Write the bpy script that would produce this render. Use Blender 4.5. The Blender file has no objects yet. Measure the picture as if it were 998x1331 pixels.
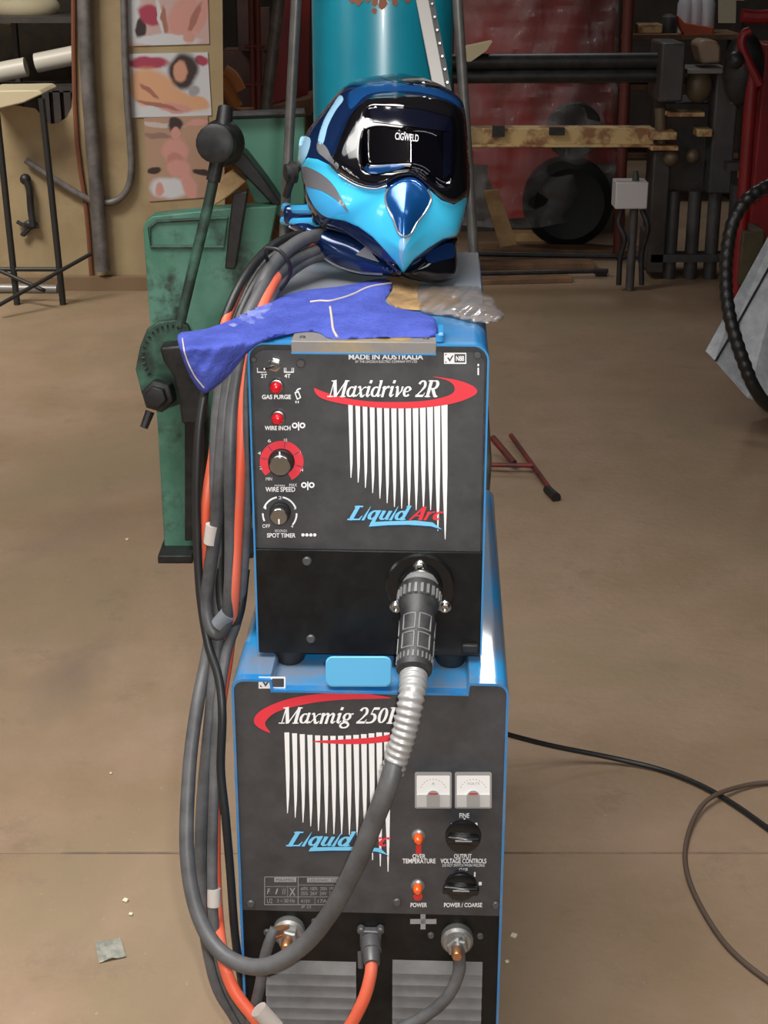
import bpy, bmesh, math, random
import numpy as np
from mathutils import Vector, Matrix
from mathutils.geometry import delaunay_2d_cdt
random.seed(7)
rng = np.random.default_rng(7)
PI = math.pi
C = bpy.context.scene.collection

# ------------------------------------------------------------------ camera
FPX, PITCH, CAMZ = 2000.0, math.radians(20.7), 1.72
CX, CY = 499.0, 665.5
CAM = np.array([0.0, 0.0, CAMZ])
FW = np.array([0.0, math.cos(PITCH), -math.sin(PITCH)])
RT = np.array([1.0, 0.0, 0.0])
UP = np.array([0.0, math.sin(PITCH), math.cos(PITCH)])

def ray(px, py):
    return FW + RT * ((px - CX) / FPX) + UP * ((CY - py) / FPX)
def P(px, py, Y):
    d = ray(px, py); return CAM + d * (Y / d[1])
def Z(px, py, z=0.0):
    d = ray(px, py); return CAM + d * ((z - CAMZ) / d[2])
def rays(p):
    p = np.asarray(p, float)
    return FW[None] + RT[None] * ((p[:, :1] - CX) / FPX) + UP[None] * ((CY - p[:, 1:2]) / FPX)

# ------------------------------------------------------------------ materials
def lin(c):
    o = []
    for v in c:
        v = v / 255.0
        o.append(v / 12.92 if v <= 0.04045 else ((v + 0.055) / 1.055) ** 2.4)
    return (o[0], o[1], o[2], 1.0)

def mat(name, rgb, rough=0.5, metal=0.0, dirt=None, scale=8.0, amount=0.5, edge=0.15, bump=0.0, bscale=60.0,
        coat=0.0, spec=0.5, emit=None, estr=0.0, trans=0.0, alpha=1.0, stretch=None, dirt2=None, scale2=2.0, amount2=0.5):
    m = bpy.data.materials.new(name); m.use_nodes = True
    nt = m.node_tree; b = nt.nodes['Principled BSDF']
    b.inputs['Base Color'].default_value = lin(rgb)
    b.inputs['Roughness'].default_value = rough
    b.inputs['Metallic'].default_value = metal
    b.inputs['Specular IOR Level'].default_value = spec
    if coat: b.inputs['Coat Weight'].default_value = coat; b.inputs['Coat Roughness'].default_value = 0.05
    if trans: b.inputs['Transmission Weight'].default_value = trans
    if alpha < 1: b.inputs['Alpha'].default_value = alpha
    if emit: b.inputs['Emission Color'].default_value = lin(emit); b.inputs['Emission Strength'].default_value = estr
    tc = nt.nodes.new('ShaderNodeTexCoord')
    src = tc.outputs['Object']
    if stretch:
        mp = nt.nodes.new('ShaderNodeMapping'); mp.inputs['Scale'].default_value = stretch
        nt.links.new(src, mp.inputs['Vector']); src = mp.outputs['Vector']
    col = None
    def layer(prev, dc, sc, am, ed):
        n = nt.nodes.new('ShaderNodeTexNoise'); n.inputs['Scale'].default_value = sc
        n.inputs['Detail'].default_value = 6; n.inputs['Roughness'].default_value = 0.65
        nt.links.new(src, n.inputs['Vector'])
        r = nt.nodes.new('ShaderNodeMapRange')
        r.inputs['From Min'].default_value = 0.62 - 0.3 * am - ed; r.inputs['From Max'].default_value = 0.62 - 0.3 * am + ed
        nt.links.new(n.outputs['Fac'], r.inputs['Value'])
        x = nt.nodes.new('ShaderNodeMix'); x.data_type = 'RGBA'
        nt.links.new(r.outputs['Result'], x.inputs['Factor'])
        if prev is None: x.inputs['A'].default_value = lin(rgb)
        else: nt.links.new(prev, x.inputs['A'])
        x.inputs['B'].default_value = lin(dc)
        return x.outputs['Result']
    if dirt: col = layer(col, dirt, scale, amount, edge)
    if dirt2: col = layer(col, dirt2, scale2, amount2, edge)
    if col is not None: nt.links.new(col, b.inputs['Base Color'])
    if bump:
        n = nt.nodes.new('ShaderNodeTexNoise'); n.inputs['Scale'].default_value = bscale; n.inputs['Detail'].default_value = 4
        nt.links.new(src, n.inputs['Vector'])
        bp = nt.nodes.new('ShaderNodeBump'); bp.inputs['Strength'].default_value = bump; bp.inputs['Distance'].default_value = 0.01
        nt.links.new(n.outputs['Fac'], bp.inputs['Height']); nt.links.new(bp.outputs['Normal'], b.inputs['Normal'])
    return m

M = {}
M['blue'] = mat('blue_paint', (30, 118, 182), 0.32, 0.0, (84, 124, 160), 14, 0.2, 0.12, coat=0.5)
M['blue_dusty'] = mat('dusty_blue_paint', (40, 138, 198), 0.35, 0.0, (112, 126, 146), 9, 0.38, 0.1, coat=1.0)
M['blue_edge'] = mat('blue_trim', (56, 136, 196), 0.3, coat=0.4)
M['tab'] = mat('pale_blue_plastic', (95, 180, 228), 0.35)
M['panel'] = mat('black_panel', (52, 52, 55), 0.45, 0.0, (72, 72, 75), 22, 0.45, 0.2)
M['panel_low'] = mat('black_steel', (17, 17, 18), 0.4, 0.0, (28, 28, 28), 30, 0.3, 0.15, spec=.25)
M['grille'] = mat('grey_slats', (112, 112, 112), 0.6, 0.0, (96, 95, 94), 20, 0.5)
M['rubber'] = mat('black_rubber', (26, 26, 27), 0.55)
M['black_gloss'] = mat('gloss_black', (20, 20, 22), 0.22, spec=.5)
M['handle'] = mat('dusty_black_plastic', (62, 62, 64), 0.5, 0.0, (36, 36, 37), 40, 0.5)
M['handle_rib'] = mat('worn_plastic', (112, 112, 112), 0.5)
M['steel'] = mat('bright_steel', (190, 190, 188), 0.25, 1.0)
M['spring'] = mat('spring_steel', (166, 166, 166), 0.4, 0.35)
M['zinc'] = mat('zinc_nut', (150, 150, 148), 0.4, 0.7)
M['brass'] = mat('brass_stud', (176, 128, 92), 0.35, 0.8)
M['screw'] = mat('black_screw', (84, 84, 86), 0.4, 0.3)
M['white'] = mat('white_print', (240, 240, 242), 0.6)
M['red'] = mat('red_print', (222, 52, 66), 0.6)
M['redbtn'] = mat('red_plastic', (205, 20, 36), 0.25, coat=0.4)
M['logo_blue'] = mat('light_blue_print', (120, 200, 240), 0.6)
M['logo_shadow'] = mat('dark_blue_print', (24, 62, 96), 0.6)
M['grey_print'] = mat('grey_print', (150, 150, 152), 0.6)
M['amber'] = mat('amber_lens', (226, 92, 30), 0.2, coat=0.5)
M['redlens'] = mat('red_lens', (200, 36, 40), 0.2, coat=0.5)
M['meter'] = mat('meter_case', (150, 150, 150), 0.4)
M['meter_face'] = mat('meter_face', (236, 236, 236), 0.4)
M['meter_low'] = mat('meter_cover', (188, 188, 188), 0.3)
M['hinge'] = mat('worn_grey_plate', (128, 124, 122), 0.5, 0.1, (156, 140, 104), 9, 0.2, 0.08)
M['hinge_y'] = mat('yellowed_label', (176, 150, 84), 0.6, 0.0, (128, 108, 70), 24, 0.5)
M['grey_dust'] = mat('grey_dusty_lid', (126, 126, 128), 0.6, 0.0, (104, 112, 124), 7, 0.5)
M['cab_grey'] = mat('grey_cable_jacket', (98, 98, 100), 0.55, 0.0, (70, 70, 72), 18, 0.5)
M['cab_dark'] = mat('dark_cable_jacket', (56, 56, 58), 0.5, 0.0, (86, 86, 88), 15, 0.4)
M['cab_black'] = mat('black_cable_jacket', (30, 30, 31), 0.45)
M['cab_torch'] = mat('torch_cable_jacket', (64, 64, 66), 0.5, 0.0, (88, 88, 90), 14, 0.4)
M['cab_orange'] = mat('orange_cable_jacket', (232, 92, 58), 0.5, 0.0, (206, 104, 80), 10, 0.4)
M['tape'] = mat('white_tape', (188, 180, 174), 0.6)
M['suede'] = mat('blue_suede', (62, 74, 154), 0.95, 0.0, (78, 92, 182), 24, 0.4, 0.15, bump=0.35, bscale=160, spec=0.15)
M['worn'] = mat('worn_pale_suede', (128, 138, 200), 0.9, 0.0, (84, 96, 180), 60, 0.5, 0.08, bump=0.3, bscale=200)
M['welt'] = mat('tan_thread', (196, 182, 170), 0.8)
M['tan'] = mat('tan_leather', (160, 128, 84), 0.8, 0.0, (110, 86, 58), 30, 0.4)
M['teal'] = mat('teal_cylinder_paint', (18, 122, 142), 0.3, 0.0, (14, 108, 128), 5, 0.4, coat=0.4)
M['rust'] = mat('rust', (120, 72, 52), 0.8)
M['bar'] = mat('grey_steel_bar', (104, 102, 100), 0.45, 0.5, (82, 80, 78), 20, 0.4)
M['alu'] = mat('pale_metal', (136, 133, 130), 0.4, 0.3)
M['green'] = mat('green_machine_paint', (98, 146, 128), 0.5, 0.0, (52, 62, 58), 6, 0.3, 0.05, dirt2=(76, 128, 108), scale2=2, amount2=0.5)
M['green_dark'] = mat('dark_green_paint', (70, 112, 94), 0.55, 0.0, (42, 58, 52), 9, 0.45, 0.1)
M['oily'] = mat('oily_black_steel', (36, 36, 37), 0.45, 0.2, (56, 56, 58), 18, 0.35)
M['wood'] = mat('tan_timber', (214, 180, 132), 0.7, 0.0, (184, 148, 104), 12, 0.5)
M['wood_dark'] = mat('dirty_timber', (140, 104, 74), 0.75, 0.0, (96, 72, 54), 6, 0.5)
M['cream'] = mat('cream_sheet_wall', (168, 150, 116), 0.6, 0.0, (150, 130, 98), 3, 0.5, 0.2, dirt2=(112, 78, 52), scale2=2.2, amount2=-0.25)
M['conduit'] = mat('grey_conduit', (126, 121, 120), 0.5, 0.2, (90, 86, 84), 10, 0.4)
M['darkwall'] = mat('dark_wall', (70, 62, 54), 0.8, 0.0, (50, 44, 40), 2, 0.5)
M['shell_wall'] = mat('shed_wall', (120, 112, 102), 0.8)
M['black_frame'] = mat('black_stand_steel', (40, 40, 40), 0.5)
M['cream_top'] = mat('cream_board', (205, 192, 160), 0.6)
M['tube_white'] = mat('white_tube', (214, 208, 196), 0.4)
M['machine'] = mat('grey_machine_paint', (84, 84, 86), 0.5, 0.0, (64, 62, 62), 5, 0.5)
M['machine_dark'] = mat('dark_machine_iron', (50, 48, 48), 0.55, 0.0, (74, 66, 60), 7, 0.4)
M['yellow'] = mat('worn_yellow_beam', (212, 184, 132), 0.6, 0.0, (150, 108, 76), 8, 0.35, 0.06)
M['box_white'] = mat('white_junction_box', (205, 202, 204), 0.5)
M['redpaint'] = mat('red_paint', (150, 28, 34), 0.45, 0.0, (120, 26, 30), 3, 0.45)
M['redsheet'] = mat('red_tarp', (176, 44, 44), 0.55, 0.0, (150, 70, 66), 2.5, 0.4)
M['stand_red'] = mat('red_stand_paint', (124, 40, 38), 0.5, 0.0, (70, 40, 36), 20, 0.4)
M['galv'] = mat('galvanised_sheet', (226, 231, 236), 0.35, 0.35, (196, 202, 210), 25, 0.5)
M['hose_black'] = mat('black_hose', (28, 28, 29), 0.4)
M['litter'] = mat('foil_wrapper', (190, 188, 176), 0.35, 0.3, (150, 150, 140), 40, 0.5)
M['pearl_cyan'] = mat('cyan_pearl', (66, 192, 234), 0.22, 0.0, coat=0.7)
M['pearl_blue'] = mat('blue_pearl', (62, 158, 212), 0.22, 0.0, coat=0.7)
M['pearl_pale'] = mat('pale_blue_pearl', (150, 196, 226), 0.25, 0.1, coat=0.6)
M['navy'] = mat('navy_metallic', (18, 44, 88), 0.2, 0.45, coat=0.9)
M['navy_bright'] = mat('blue_metallic', (22, 84, 150), 0.22, 0.5, coat=0.8)
M['hel_black'] = mat('helmet_gloss_black', (12, 13, 18), 0.08, 0.0, coat=1.0)
M['lens_top'] = mat('dark_navy_glass', (9, 13, 28), 0.1, coat=.8)
M['lens'] = mat('dark_lens', (5, 5, 10), 0.04, 0.0, coat=1.0)
M['silver'] = mat('silver_line', (176, 178, 184), 0.25, 0.7)
M['flame'] = mat('grey_flame', (112, 112, 118), 0.3, 0.2, coat=0.5)
M['paper'] = mat('poster_paper', (188, 178, 172), 0.5)
M['skin'] = mat('poster_peach', (206, 158, 132), 0.5, 0.0, (188, 132, 104), 6, 0.5)
M['skin2'] = mat('poster_pink', (196, 140, 134), 0.5, 0.0, (178, 116, 112), 6, 0.5)
M['hair'] = mat('poster_dark', (58, 44, 44), 0.5)
M['pinkcloth'] = mat('poster_crimson', (166, 62, 84), 0.5)
M['pp_white'] = mat('poster_white', (198, 200, 206), 0.5)
M['pp_tan'] = mat('poster_tan', (170, 138, 118), 0.5)
M['orange_rag'] = mat('orange_rag', (176, 112, 62), 0.8)
M['card'] = mat('cream_card', (206, 198, 172), 0.6)
M['bottle'] = mat('white_bottle', (200, 200, 208), 0.35)

def film_material():
    m = bpy.data.materials.new('clear_film'); m.use_nodes = True
    nt = m.node_tree; b = nt.nodes['Principled BSDF']
    b.inputs['Base Color'].default_value = lin((200, 198, 200)); b.inputs['Roughness'].default_value = 0.18
    b.inputs['Alpha'].default_value = 0.2
    n = nt.nodes.new('ShaderNodeTexNoise'); n.inputs['Scale'].default_value = 2.2; n.inputs['Detail'].default_value = 5
    n.inputs['Distortion'].default_value = .6
    tc = nt.nodes.new('ShaderNodeTexCoord'); mp = nt.nodes.new('ShaderNodeMapping'); mp.inputs['Rotation'].default_value = (0, .5, 0); mp.inputs['Scale'].default_value = (2.6, 1, .55)
    nt.links.new(tc.outputs['Object'], mp.inputs['Vector']); nt.links.new(mp.outputs['Vector'], n.inputs['Vector'])
    r = nt.nodes.new('ShaderNodeMapRange'); r.inputs['From Min'].default_value = .25; r.inputs['From Max'].default_value = .85
    r.inputs['To Min'].default_value = 0.04; r.inputs['To Max'].default_value = 0.36
    nt.links.new(n.outputs['Fac'], r.inputs['Value']); nt.links.new(r.outputs['Result'], b.inputs['Alpha'])
    bp = nt.nodes.new('ShaderNodeBump'); bp.inputs['Strength'].default_value = 0.9; bp.inputs['Distance'].default_value = 0.08
    nt.links.new(n.outputs['Fac'], bp.inputs['Height']); nt.links.new(bp.outputs['Normal'], b.inputs['Normal'])
    return m
M['film'] = film_material()

def plastic_bag_material():
    m = bpy.data.materials.new('cloudy_plastic'); m.use_nodes = True
    nt = m.node_tree; b = nt.nodes['Principled BSDF']
    b.inputs['Base Color'].default_value = lin((150, 142, 140)); b.inputs['Roughness'].default_value = 0.12
    b.inputs['Alpha'].default_value = 0.62; b.inputs['Coat Weight'].default_value = 0.8; b.inputs['Coat Roughness'].default_value = 0.04
    tc = nt.nodes.new('ShaderNodeTexCoord')
    n = nt.nodes.new('ShaderNodeTexNoise'); n.inputs['Scale'].default_value = 16; n.inputs['Detail'].default_value = 2
    nt.links.new(tc.outputs['Object'], n.inputs['Vector'])
    r = nt.nodes.new('ShaderNodeMapRange'); r.inputs['From Min'].default_value = .35; r.inputs['From Max'].default_value = .65
    r.inputs['To Min'].default_value = 0.35; r.inputs['To Max'].default_value = 0.75
    nt.links.new(n.outputs['Fac'], r.inputs['Value']); nt.links.new(r.outputs['Result'], b.inputs['Alpha'])
    bp = nt.nodes.new('ShaderNodeBump'); bp.inputs['Strength'].default_value = 0.7; bp.inputs['Distance'].default_value = 0.01
    nt.links.new(n.outputs['Fac'], bp.inputs['Height']); nt.links.new(bp.outputs['Normal'], b.inputs['Normal'])
    return m
M['bag'] = plastic_bag_material()

def floor_material():
    m = bpy.data.materials.new('stained_concrete'); m.use_nodes = True
    nt = m.node_tree; b = nt.nodes['Principled BSDF']; L = nt.links.new
    tc = nt.nodes.new('ShaderNodeTexCoord')
    def noise(s, d=6, r=.6, dist=0.):
        n = nt.nodes.new('ShaderNodeTexNoise'); n.inputs['Scale'].default_value = s; n.inputs['Detail'].default_value = d
        n.inputs['Roughness'].default_value = r; n.inputs['Distortion'].default_value = dist
        L(tc.outputs['Object'], n.inputs['Vector']); return n.outputs['Fac']
    def ramp(v, a, c):
        r = nt.nodes.new('ShaderNodeMapRange'); r.inputs['From Min'].default_value = a; r.inputs['From Max'].default_value = c
        L(v, r.inputs['Value']); return r.outputs['Result']
    def mix(f, a, c):
        x = nt.nodes.new('ShaderNodeMix'); x.data_type = 'RGBA'; L(f, x.inputs['Factor'])
        if isinstance(a, tuple): x.inputs['A'].default_value = lin(a)
        else: L(a, x.inputs['A'])
        x.inputs['B'].default_value = lin(c); return x.outputs['Result']
    col = mix(ramp(noise(1.6, 8, .7), .38, .62), (142, 120, 96), (158, 134, 114))
    col = mix(ramp(noise(0.8, 5, .6, .5), .48, .62), col, (140, 122, 98))
    col = mix(ramp(noise(5, 8, .75), .56, .72), col, (128, 110, 92))
    col = mix(ramp(noise(60, 4, .7), .66, .74), col, (176, 162, 148))
    col = mix(ramp(noise(.9, 6, .6, .8), .58, .74), col, (130, 112, 96))
    L(col, b.inputs['Base Color'])
    b.inputs['Roughness'].default_value = 0.55; b.inputs['Specular IOR Level'].default_value = 0.3
    bp = nt.nodes.new('ShaderNodeBump'); bp.inputs['Strength'].default_value = 0.15; bp.inputs['Distance'].default_value = 0.01
    L(noise(40, 5), bp.inputs['Height']); L(bp.outputs['Normal'], b.inputs['Normal'])
    return m
M['floor'] = floor_material()

def emit_mat(name, rgb, s):
    m = bpy.data.materials.new(name); m.use_nodes = True
    b = m.node_tree.nodes['Principled BSDF']
    b.inputs['Base Color'].default_value = (0.8, 0.8, 0.8, 1)
    b.inputs['Emission Color'].default_value = lin(rgb); b.inputs['Emission Strength'].default_value = s
    return m

# ------------------------------------------------------------------ object helpers
WM = {}
def wm(o):
    return WM.get(o.name, Matrix.Identity(4)) if o is not None else Matrix.Identity(4)

def thing(name, label, cat, loc=(0, 0, 0), group=None):
    o = bpy.data.objects.new(name, None); C.objects.link(o); o.empty_display_size = 0.1
    o.location = tuple(float(v) for v in loc)
    WM[o.name] = Matrix.Translation(o.location)
    tag(o, label, cat, group); return o
def tag(o, label=None, cat=None, group=None, kind=None):
    if label: o['label'] = label
    if cat: o['category'] = cat
    if group: o['group'] = group
    if kind: o['kind'] = kind
    return o

class B:
    """collects world-space geometry for ONE mesh object"""
    def __init__(s): s.v = []; s.f = []; s.m = []
    def add(s, v, f, mi=0):
        n = len(s.v); s.v += [tuple(float(c) for c in q) for q in v]
        s.f += [tuple(i + n for i in q) for q in f]; s.m += [mi] * len(f); return s
    def box(s, c, d, R=None, mi=0):
        v = []
        for x in (-.5, .5):
            for y in (-.5, .5):
                for z in (-.5, .5):
                    q = Vector((x * d[0], y * d[1], z * d[2]))
                    if R is not None: q = R @ q
                    v.append((c[0] + q.x, c[1] + q.y, c[2] + q.z))
        return s.add(v, [(0, 1, 3, 2), (4, 6, 7, 5), (0, 4, 5, 1), (2, 3, 7, 6), (0, 2, 6, 4), (1, 5, 7, 3)], mi)
    def mbox(s, T, x0, x1, y0, y1, z0, z1, mi=0):
        v = [T @ Vector((x, y, z)) for x in (x0, x1) for y in (y0, y1) for z in (z0, z1)]
        return s.add(v, [(0, 1, 3, 2), (4, 6, 7, 5), (0, 4, 5, 1), (2, 3, 7, 6), (0, 2, 6, 4), (1, 5, 7, 3)], mi)
    def lathe(s, p, axis, prof, n=24, mi=0, up=None):
        """prof: list of (radius, distance along axis); closed at both ends"""
        a = Vector(axis).normalized()
        u = a.orthogonal().normalized() if up is None else (Vector(up) - a * a.dot(Vector(up))).normalized()
        w = a.cross(u); p = Vector(p); v = []; f = []
        for (r, h) in prof:
            for k in range(n):
                t = 2 * PI * k / n
                v.append(p + a * h + (u * math.cos(t) + w * math.sin(t)) * r)
        for i in range(len(prof) - 1):
            for k in range(n):
                k2 = (k + 1) % n
                f.append((i * n + k, i * n + k2, (i + 1) * n + k2, (i + 1) * n + k))
        f.append(tuple(range(n - 1, -1, -1))); q = (len(prof) - 1) * n
        f.append(tuple(q + k for k in range(n)))
        return s.add(v, f, mi)
    def rod(s, p0, p1, r, r1=None, n=16, mi=0):
        d = Vector(p1) - Vector(p0)
        return s.lathe(p0, d, [(r, 0), (r if r1 is None else r1, d.length)], n, mi)
    def tube(s, pts, r, n=12, sub=8, mi=0, rf=None, closed=False):
        q = spline(pts, sub) if sub > 1 else [Vector(p) for p in pts]
        rings = []; u = None; L = 0; ls = [0]
        for i in range(1, len(q)): L += (q[i] - q[i - 1]).length; ls.append(L)
        for i, p in enumerate(q):
            t = (q[min(i + 1, len(q) - 1)] - q[max(i - 1, 0)]).normalized()
            if u is None: u = t.orthogonal().normalized()
            else:
                u = u - t * t.dot(u)
                u = u.normalized() if u.length > 1e-6 else t.orthogonal().normalized()
            w = t.cross(u)
            rr = rf(ls[i] / max(L, 1e-9), ls[i]) if rf else r
            rings.append([p + (u * math.cos(2 * PI * k / n) + w * math.sin(2 * PI * k / n)) * rr for k in range(n)])
        v = [x for g in rings for x in g]; f = []
        for i in range(len(rings) - 1):
            for k in range(n):
                k2 = (k + 1) % n; f.append((i * n + k, i * n + k2, (i + 1) * n + k2, (i + 1) * n + k))
        f.append(tuple(range(n - 1, -1, -1))); e = (len(rings) - 1) * n; f.append(tuple(e + k for k in range(n)))
        return s.add(v, f, mi)
    def sphere(s, c, r, n=20, m=12, sq=(1, 1, 1), R=None, mi=0):
        v = []; f = []
        for i in range(m + 1):
            a = PI * i / m
            for k in range(n):
                t = 2 * PI * k / n
                q = Vector((math.sin(a) * math.cos(t) * sq[0], math.sin(a) * math.sin(t) * sq[1], math.cos(a) * sq[2])) * r
                if R is not None: q = R @ q
                v.append(Vector(c) + q)
        for i in range(m):
            for k in range(n):
                k2 = (k + 1) % n; f.append((i * n + k, (i + 1) * n + k, (i + 1) * n + k2, i * n + k2))
        return s.add(v, f, mi)
    def build(s, name, mats, parent=None, bevel=0.0, seg=2, angle=35, label=None, smooth=True):
        if not isinstance(mats, (list, tuple)): mats = [mats]
        me = bpy.data.meshes.new(name)
        inv = wm(parent).inverted()
        me.from_pydata([inv @ Vector(q) for q in s.v], [], s.f)
        for m in mats: me.materials.append(m)
        if len(mats) > 1: me.polygons.foreach_set('material_index', s.m)
        bm = bmesh.new(); bm.from_mesh(me); bmesh.ops.remove_doubles(bm, verts=bm.verts, dist=1e-6)
        bmesh.ops.recalc_face_normals(bm, faces=bm.faces); bm.to_mesh(me); bm.free()
        if smooth:
            me.polygons.foreach_set('use_smooth', [True] * len(me.polygons)); me.set_sharp_from_angle(angle=math.radians(angle))
        o = bpy.data.objects.new(name, me); C.objects.link(o)
        if parent is not None: o.parent = parent
        WM[o.name] = wm(parent)
        if bevel:
            b = o.modifiers.new('bevel', 'BEVEL'); b.width = bevel; b.segments = seg; b.limit_method = 'ANGLE'; b.angle_limit = math.radians(40)
        if label: o['label'] = label
        return o

def spline(pts, sub=8):
    p = [Vector(q) for q in pts]
    if len(p) == 2: return [p[0].lerp(p[1], i / sub) for i in range(sub + 1)]
    out = []
    for i in range(len(p) - 1):
        a = p[i - 1] if i > 0 else p[0] * 2 - p[1]
        b, c = p[i], p[i + 1]
        d = p[i + 2] if i + 2 < len(p) else p[-1] * 2 - p[-2]
        for k in range(sub):
            t = k / sub
            out.append(0.5 * ((2 * b) + (c - a) * t + (2 * a - 5 * b + 4 * c - d) * t * t + (3 * b - a - 3 * c + d) * t ** 3))
    out.append(p[-1]); return out

def smooth2(poly, sub=6):
    """closed Catmull-Rom through a 2D polygon"""
    p = [np.array(q, float) for q in poly]; n = len(p); out = []
    for i in range(n):
        a, b, c, d = p[i - 1], p[i], p[(i + 1) % n], p[(i + 2) % n]
        for k in range(sub):
            t = k / sub
            out.append(0.5 * ((2 * b) + (c - a) * t + (2 * a - 5 * b + 4 * c - d) * t * t + (3 * b - a - 3 * c + d) * t ** 3))
    return out
def resample(poly, step):
    out = []; n = len(poly)
    for i in range(n):
        a = np.array(poly[i], float); b = np.array(poly[(i + 1) % n], float)
        k = max(1, int(round(np.linalg.norm(b - a) / step)))
        for j in range(k): out.append(a + (b - a) * j / k)
    return out
def inside(pts, poly):
    x, y = pts[:, 0], pts[:, 1]; r = np.zeros(len(pts), bool); p = np.array(poly); n = len(p)
    for i in range(n):
        x0, y0 = p[i]; x1, y1 = p[(i + 1) % n]
        if y0 == y1: continue
        c = ((y0 > y) != (y1 > y)) & (x < (x1 - x0) * (y - y0) / (y1 - y0) + x0); r ^= c
    return r
def bdist(pts, loops):
    d = np.full(len(pts), 1e9)
    for poly in loops:
        p = np.array(poly); n = len(p)
        for i in range(n):
            a = p[i]; b = p[(i + 1) % n]; ab = b - a; l2 = float(ab @ ab)
            if l2 < 1e-12: continue
            t = np.clip(((pts - a) @ ab) / l2, 0, 1)
            q = a + t[:, None] * ab
            d = np.minimum(d, np.hypot(*(pts - q).T))
    return d
def triangulate(loops, step):
    loops = [resample(l, step) for l in loops]
    V = [tuple(q) for l in loops for q in l]; E = []; k = 0
    for l in loops:
        n = len(l); E += [(k + i, k + (i + 1) % n) for i in range(n)]; k += n
    o = np.array(loops[0]); lo, hi = o.min(0), o.max(0)
    gx, gy = np.meshgrid(np.arange(lo[0] + step / 2, hi[0], step), np.arange(lo[1] + step / 2, hi[1], step))
    g = np.stack([gx.ravel(), gy.ravel()], 1)
    if len(g):
        k2 = inside(g, loops[0])
        for h in loops[1:]: k2 &= ~inside(g, h)
        g = g[k2]
        if len(g): g = g[bdist(g, loops) > step * 0.45]
    V2 = V + [tuple(q) for q in g]
    r = delaunay_2d_cdt([Vector(q) for q in V2], E, [], 2, 1e-5)
    ov, of = r[0], r[2]
    pts = np.array([(q.x, q.y) for q in ov])
    idx = {}
    for i, src in enumerate(r[3]):
        for sidx in src: idx[sidx] = i
    tris = [tuple(t) for t in of]
    cen = np.array([pts[list(t)].mean(0) for t in tris])
    keep = inside(cen, loops[0])
    for h in loops[1:]: keep &= ~inside(cen, h)
    tris = [t for t, k3 in zip(tris, keep) if k3]
    rings = []; k = 0
    for l in loops: rings.append([idx[k + i] for i in range(len(l))]); k += len(l)
    return pts, tris, rings, loops

def sheet(b, loops, step, fn, top=0.0, bottom=None, mi=0):
    """triangulated region mapped by fn(pts, level, d); bottom gives it thickness with skirts"""
    pts, tris, rings, lp = triangulate(loops, step)
    d = bdist(pts, lp)
    ft = top if callable(top) else (lambda dd: np.full(len(dd), top))
    v = fn(pts, ft(d))
    b.add(v, tris, mi)
    if bottom is not None:
        fb = bottom if callable(bottom) else (lambda dd: np.full(len(dd), bottom))
        w = fn(pts, fb(d)); n = len(v)
        f = [tuple(reversed([i + n for i in t])) for t in tris]
        sk = []
        for r in rings:
            for i in range(len(r)):
                a, c = r[i], r[(i + 1) % len(r)]; sk.append((a, c, c + n, a + n))
        base = len(b.v) - n
        b.v += [tuple(float(c) for c in q) for q in w]
        b.f += [tuple(i + base for i in t) for t in f] + [tuple(i + base for i in t) for t in sk]
        b.m += [mi] * (len(f) + len(sk))
    return b

def yplane(Y):
    """map photo points on to the vertical plane at distance Y; level is towards the viewer"""
    def fn(p, lv):
        d = rays(p); return CAM[None] + d * ((Y - lv) / d[:, 1])[:, None]
    return fn
def lplane(T, w0=0.0):
    Ti = np.array(T.inverted()); R = Ti[:3, :3]; o = R @ CAM + Ti[:3, 3]
    Tm = np.array(T)
    def fn(p, lv):
        d = rays(p) @ R.T
        q = o[None] + d * ((w0 - lv - o[1]) / d[:, 1])[:, None]
        return q @ Tm[:3, :3].T + Tm[:3, 3][None]
    return fn
def local(T, w0, px, py):
    q = lplane(T, w0)(np.array([[px, py]]), np.zeros(1))[0]
    return T.inverted() @ Vector(q)

def prism(b, loop, Y, depth, mi=0, step=400):
    """solid with its front outline at distance Y, going back by depth"""
    loop = [np.array(q, float) for q in loop]
    f = yplane(Y)(np.array(loop), np.zeros(len(loop))); n = len(loop)
    v = list(f) + [q + np.array([0, depth, 0]) for q in f]
    fc = [tuple(range(n)), tuple(range(2 * n - 1, n - 1, -1))] + [(i, (i + 1) % n, n + (i + 1) % n, n + i) for i in range(n)]
    return b.add(v, fc, mi)
def pbox(b, x0, y0, x1, y1, Y, depth, mi=0):
    """upright box whose front face spans the given photo rectangle at distance Y"""
    xm, ym = (x0 + x1) / 2, (y0 + y1) / 2
    xa, xb = P(x0, ym, Y)[0], P(x1, ym, Y)[0]; za, zb = P(xm, y1, Y)[2], P(xm, y0, Y)[2]
    return b.box(((xa + xb) / 2, Y + depth / 2, (za + zb) / 2), (xb - xa, depth, zb - za), None, mi)
def arc(cx, cy, r, a0, a1, n, ry=None):
    ry = r if ry is None else ry
    return [(cx + r * math.cos(math.radians(a0 + (a1 - a0) * i / n)), cy - ry * math.sin(math.radians(a0 + (a1 - a0) * i / n))) for i in range(n + 1)]
def disc(cx, cy, r, n=20): return arc(cx, cy, r, 0, 360 - 360 / n, n - 1)
def rrect(x0, y0, x1, y1, r, n=4):
    return (arc(x1 - r, y0 + r, r, 0, 90, n) + arc(x0 + r, y0 + r, r, 90, 180, n) + arc(x0 + r, y1 - r, r, 180, 270, n) + arc(x1 - r, y1 - r, r, 270, 360, n))

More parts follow.
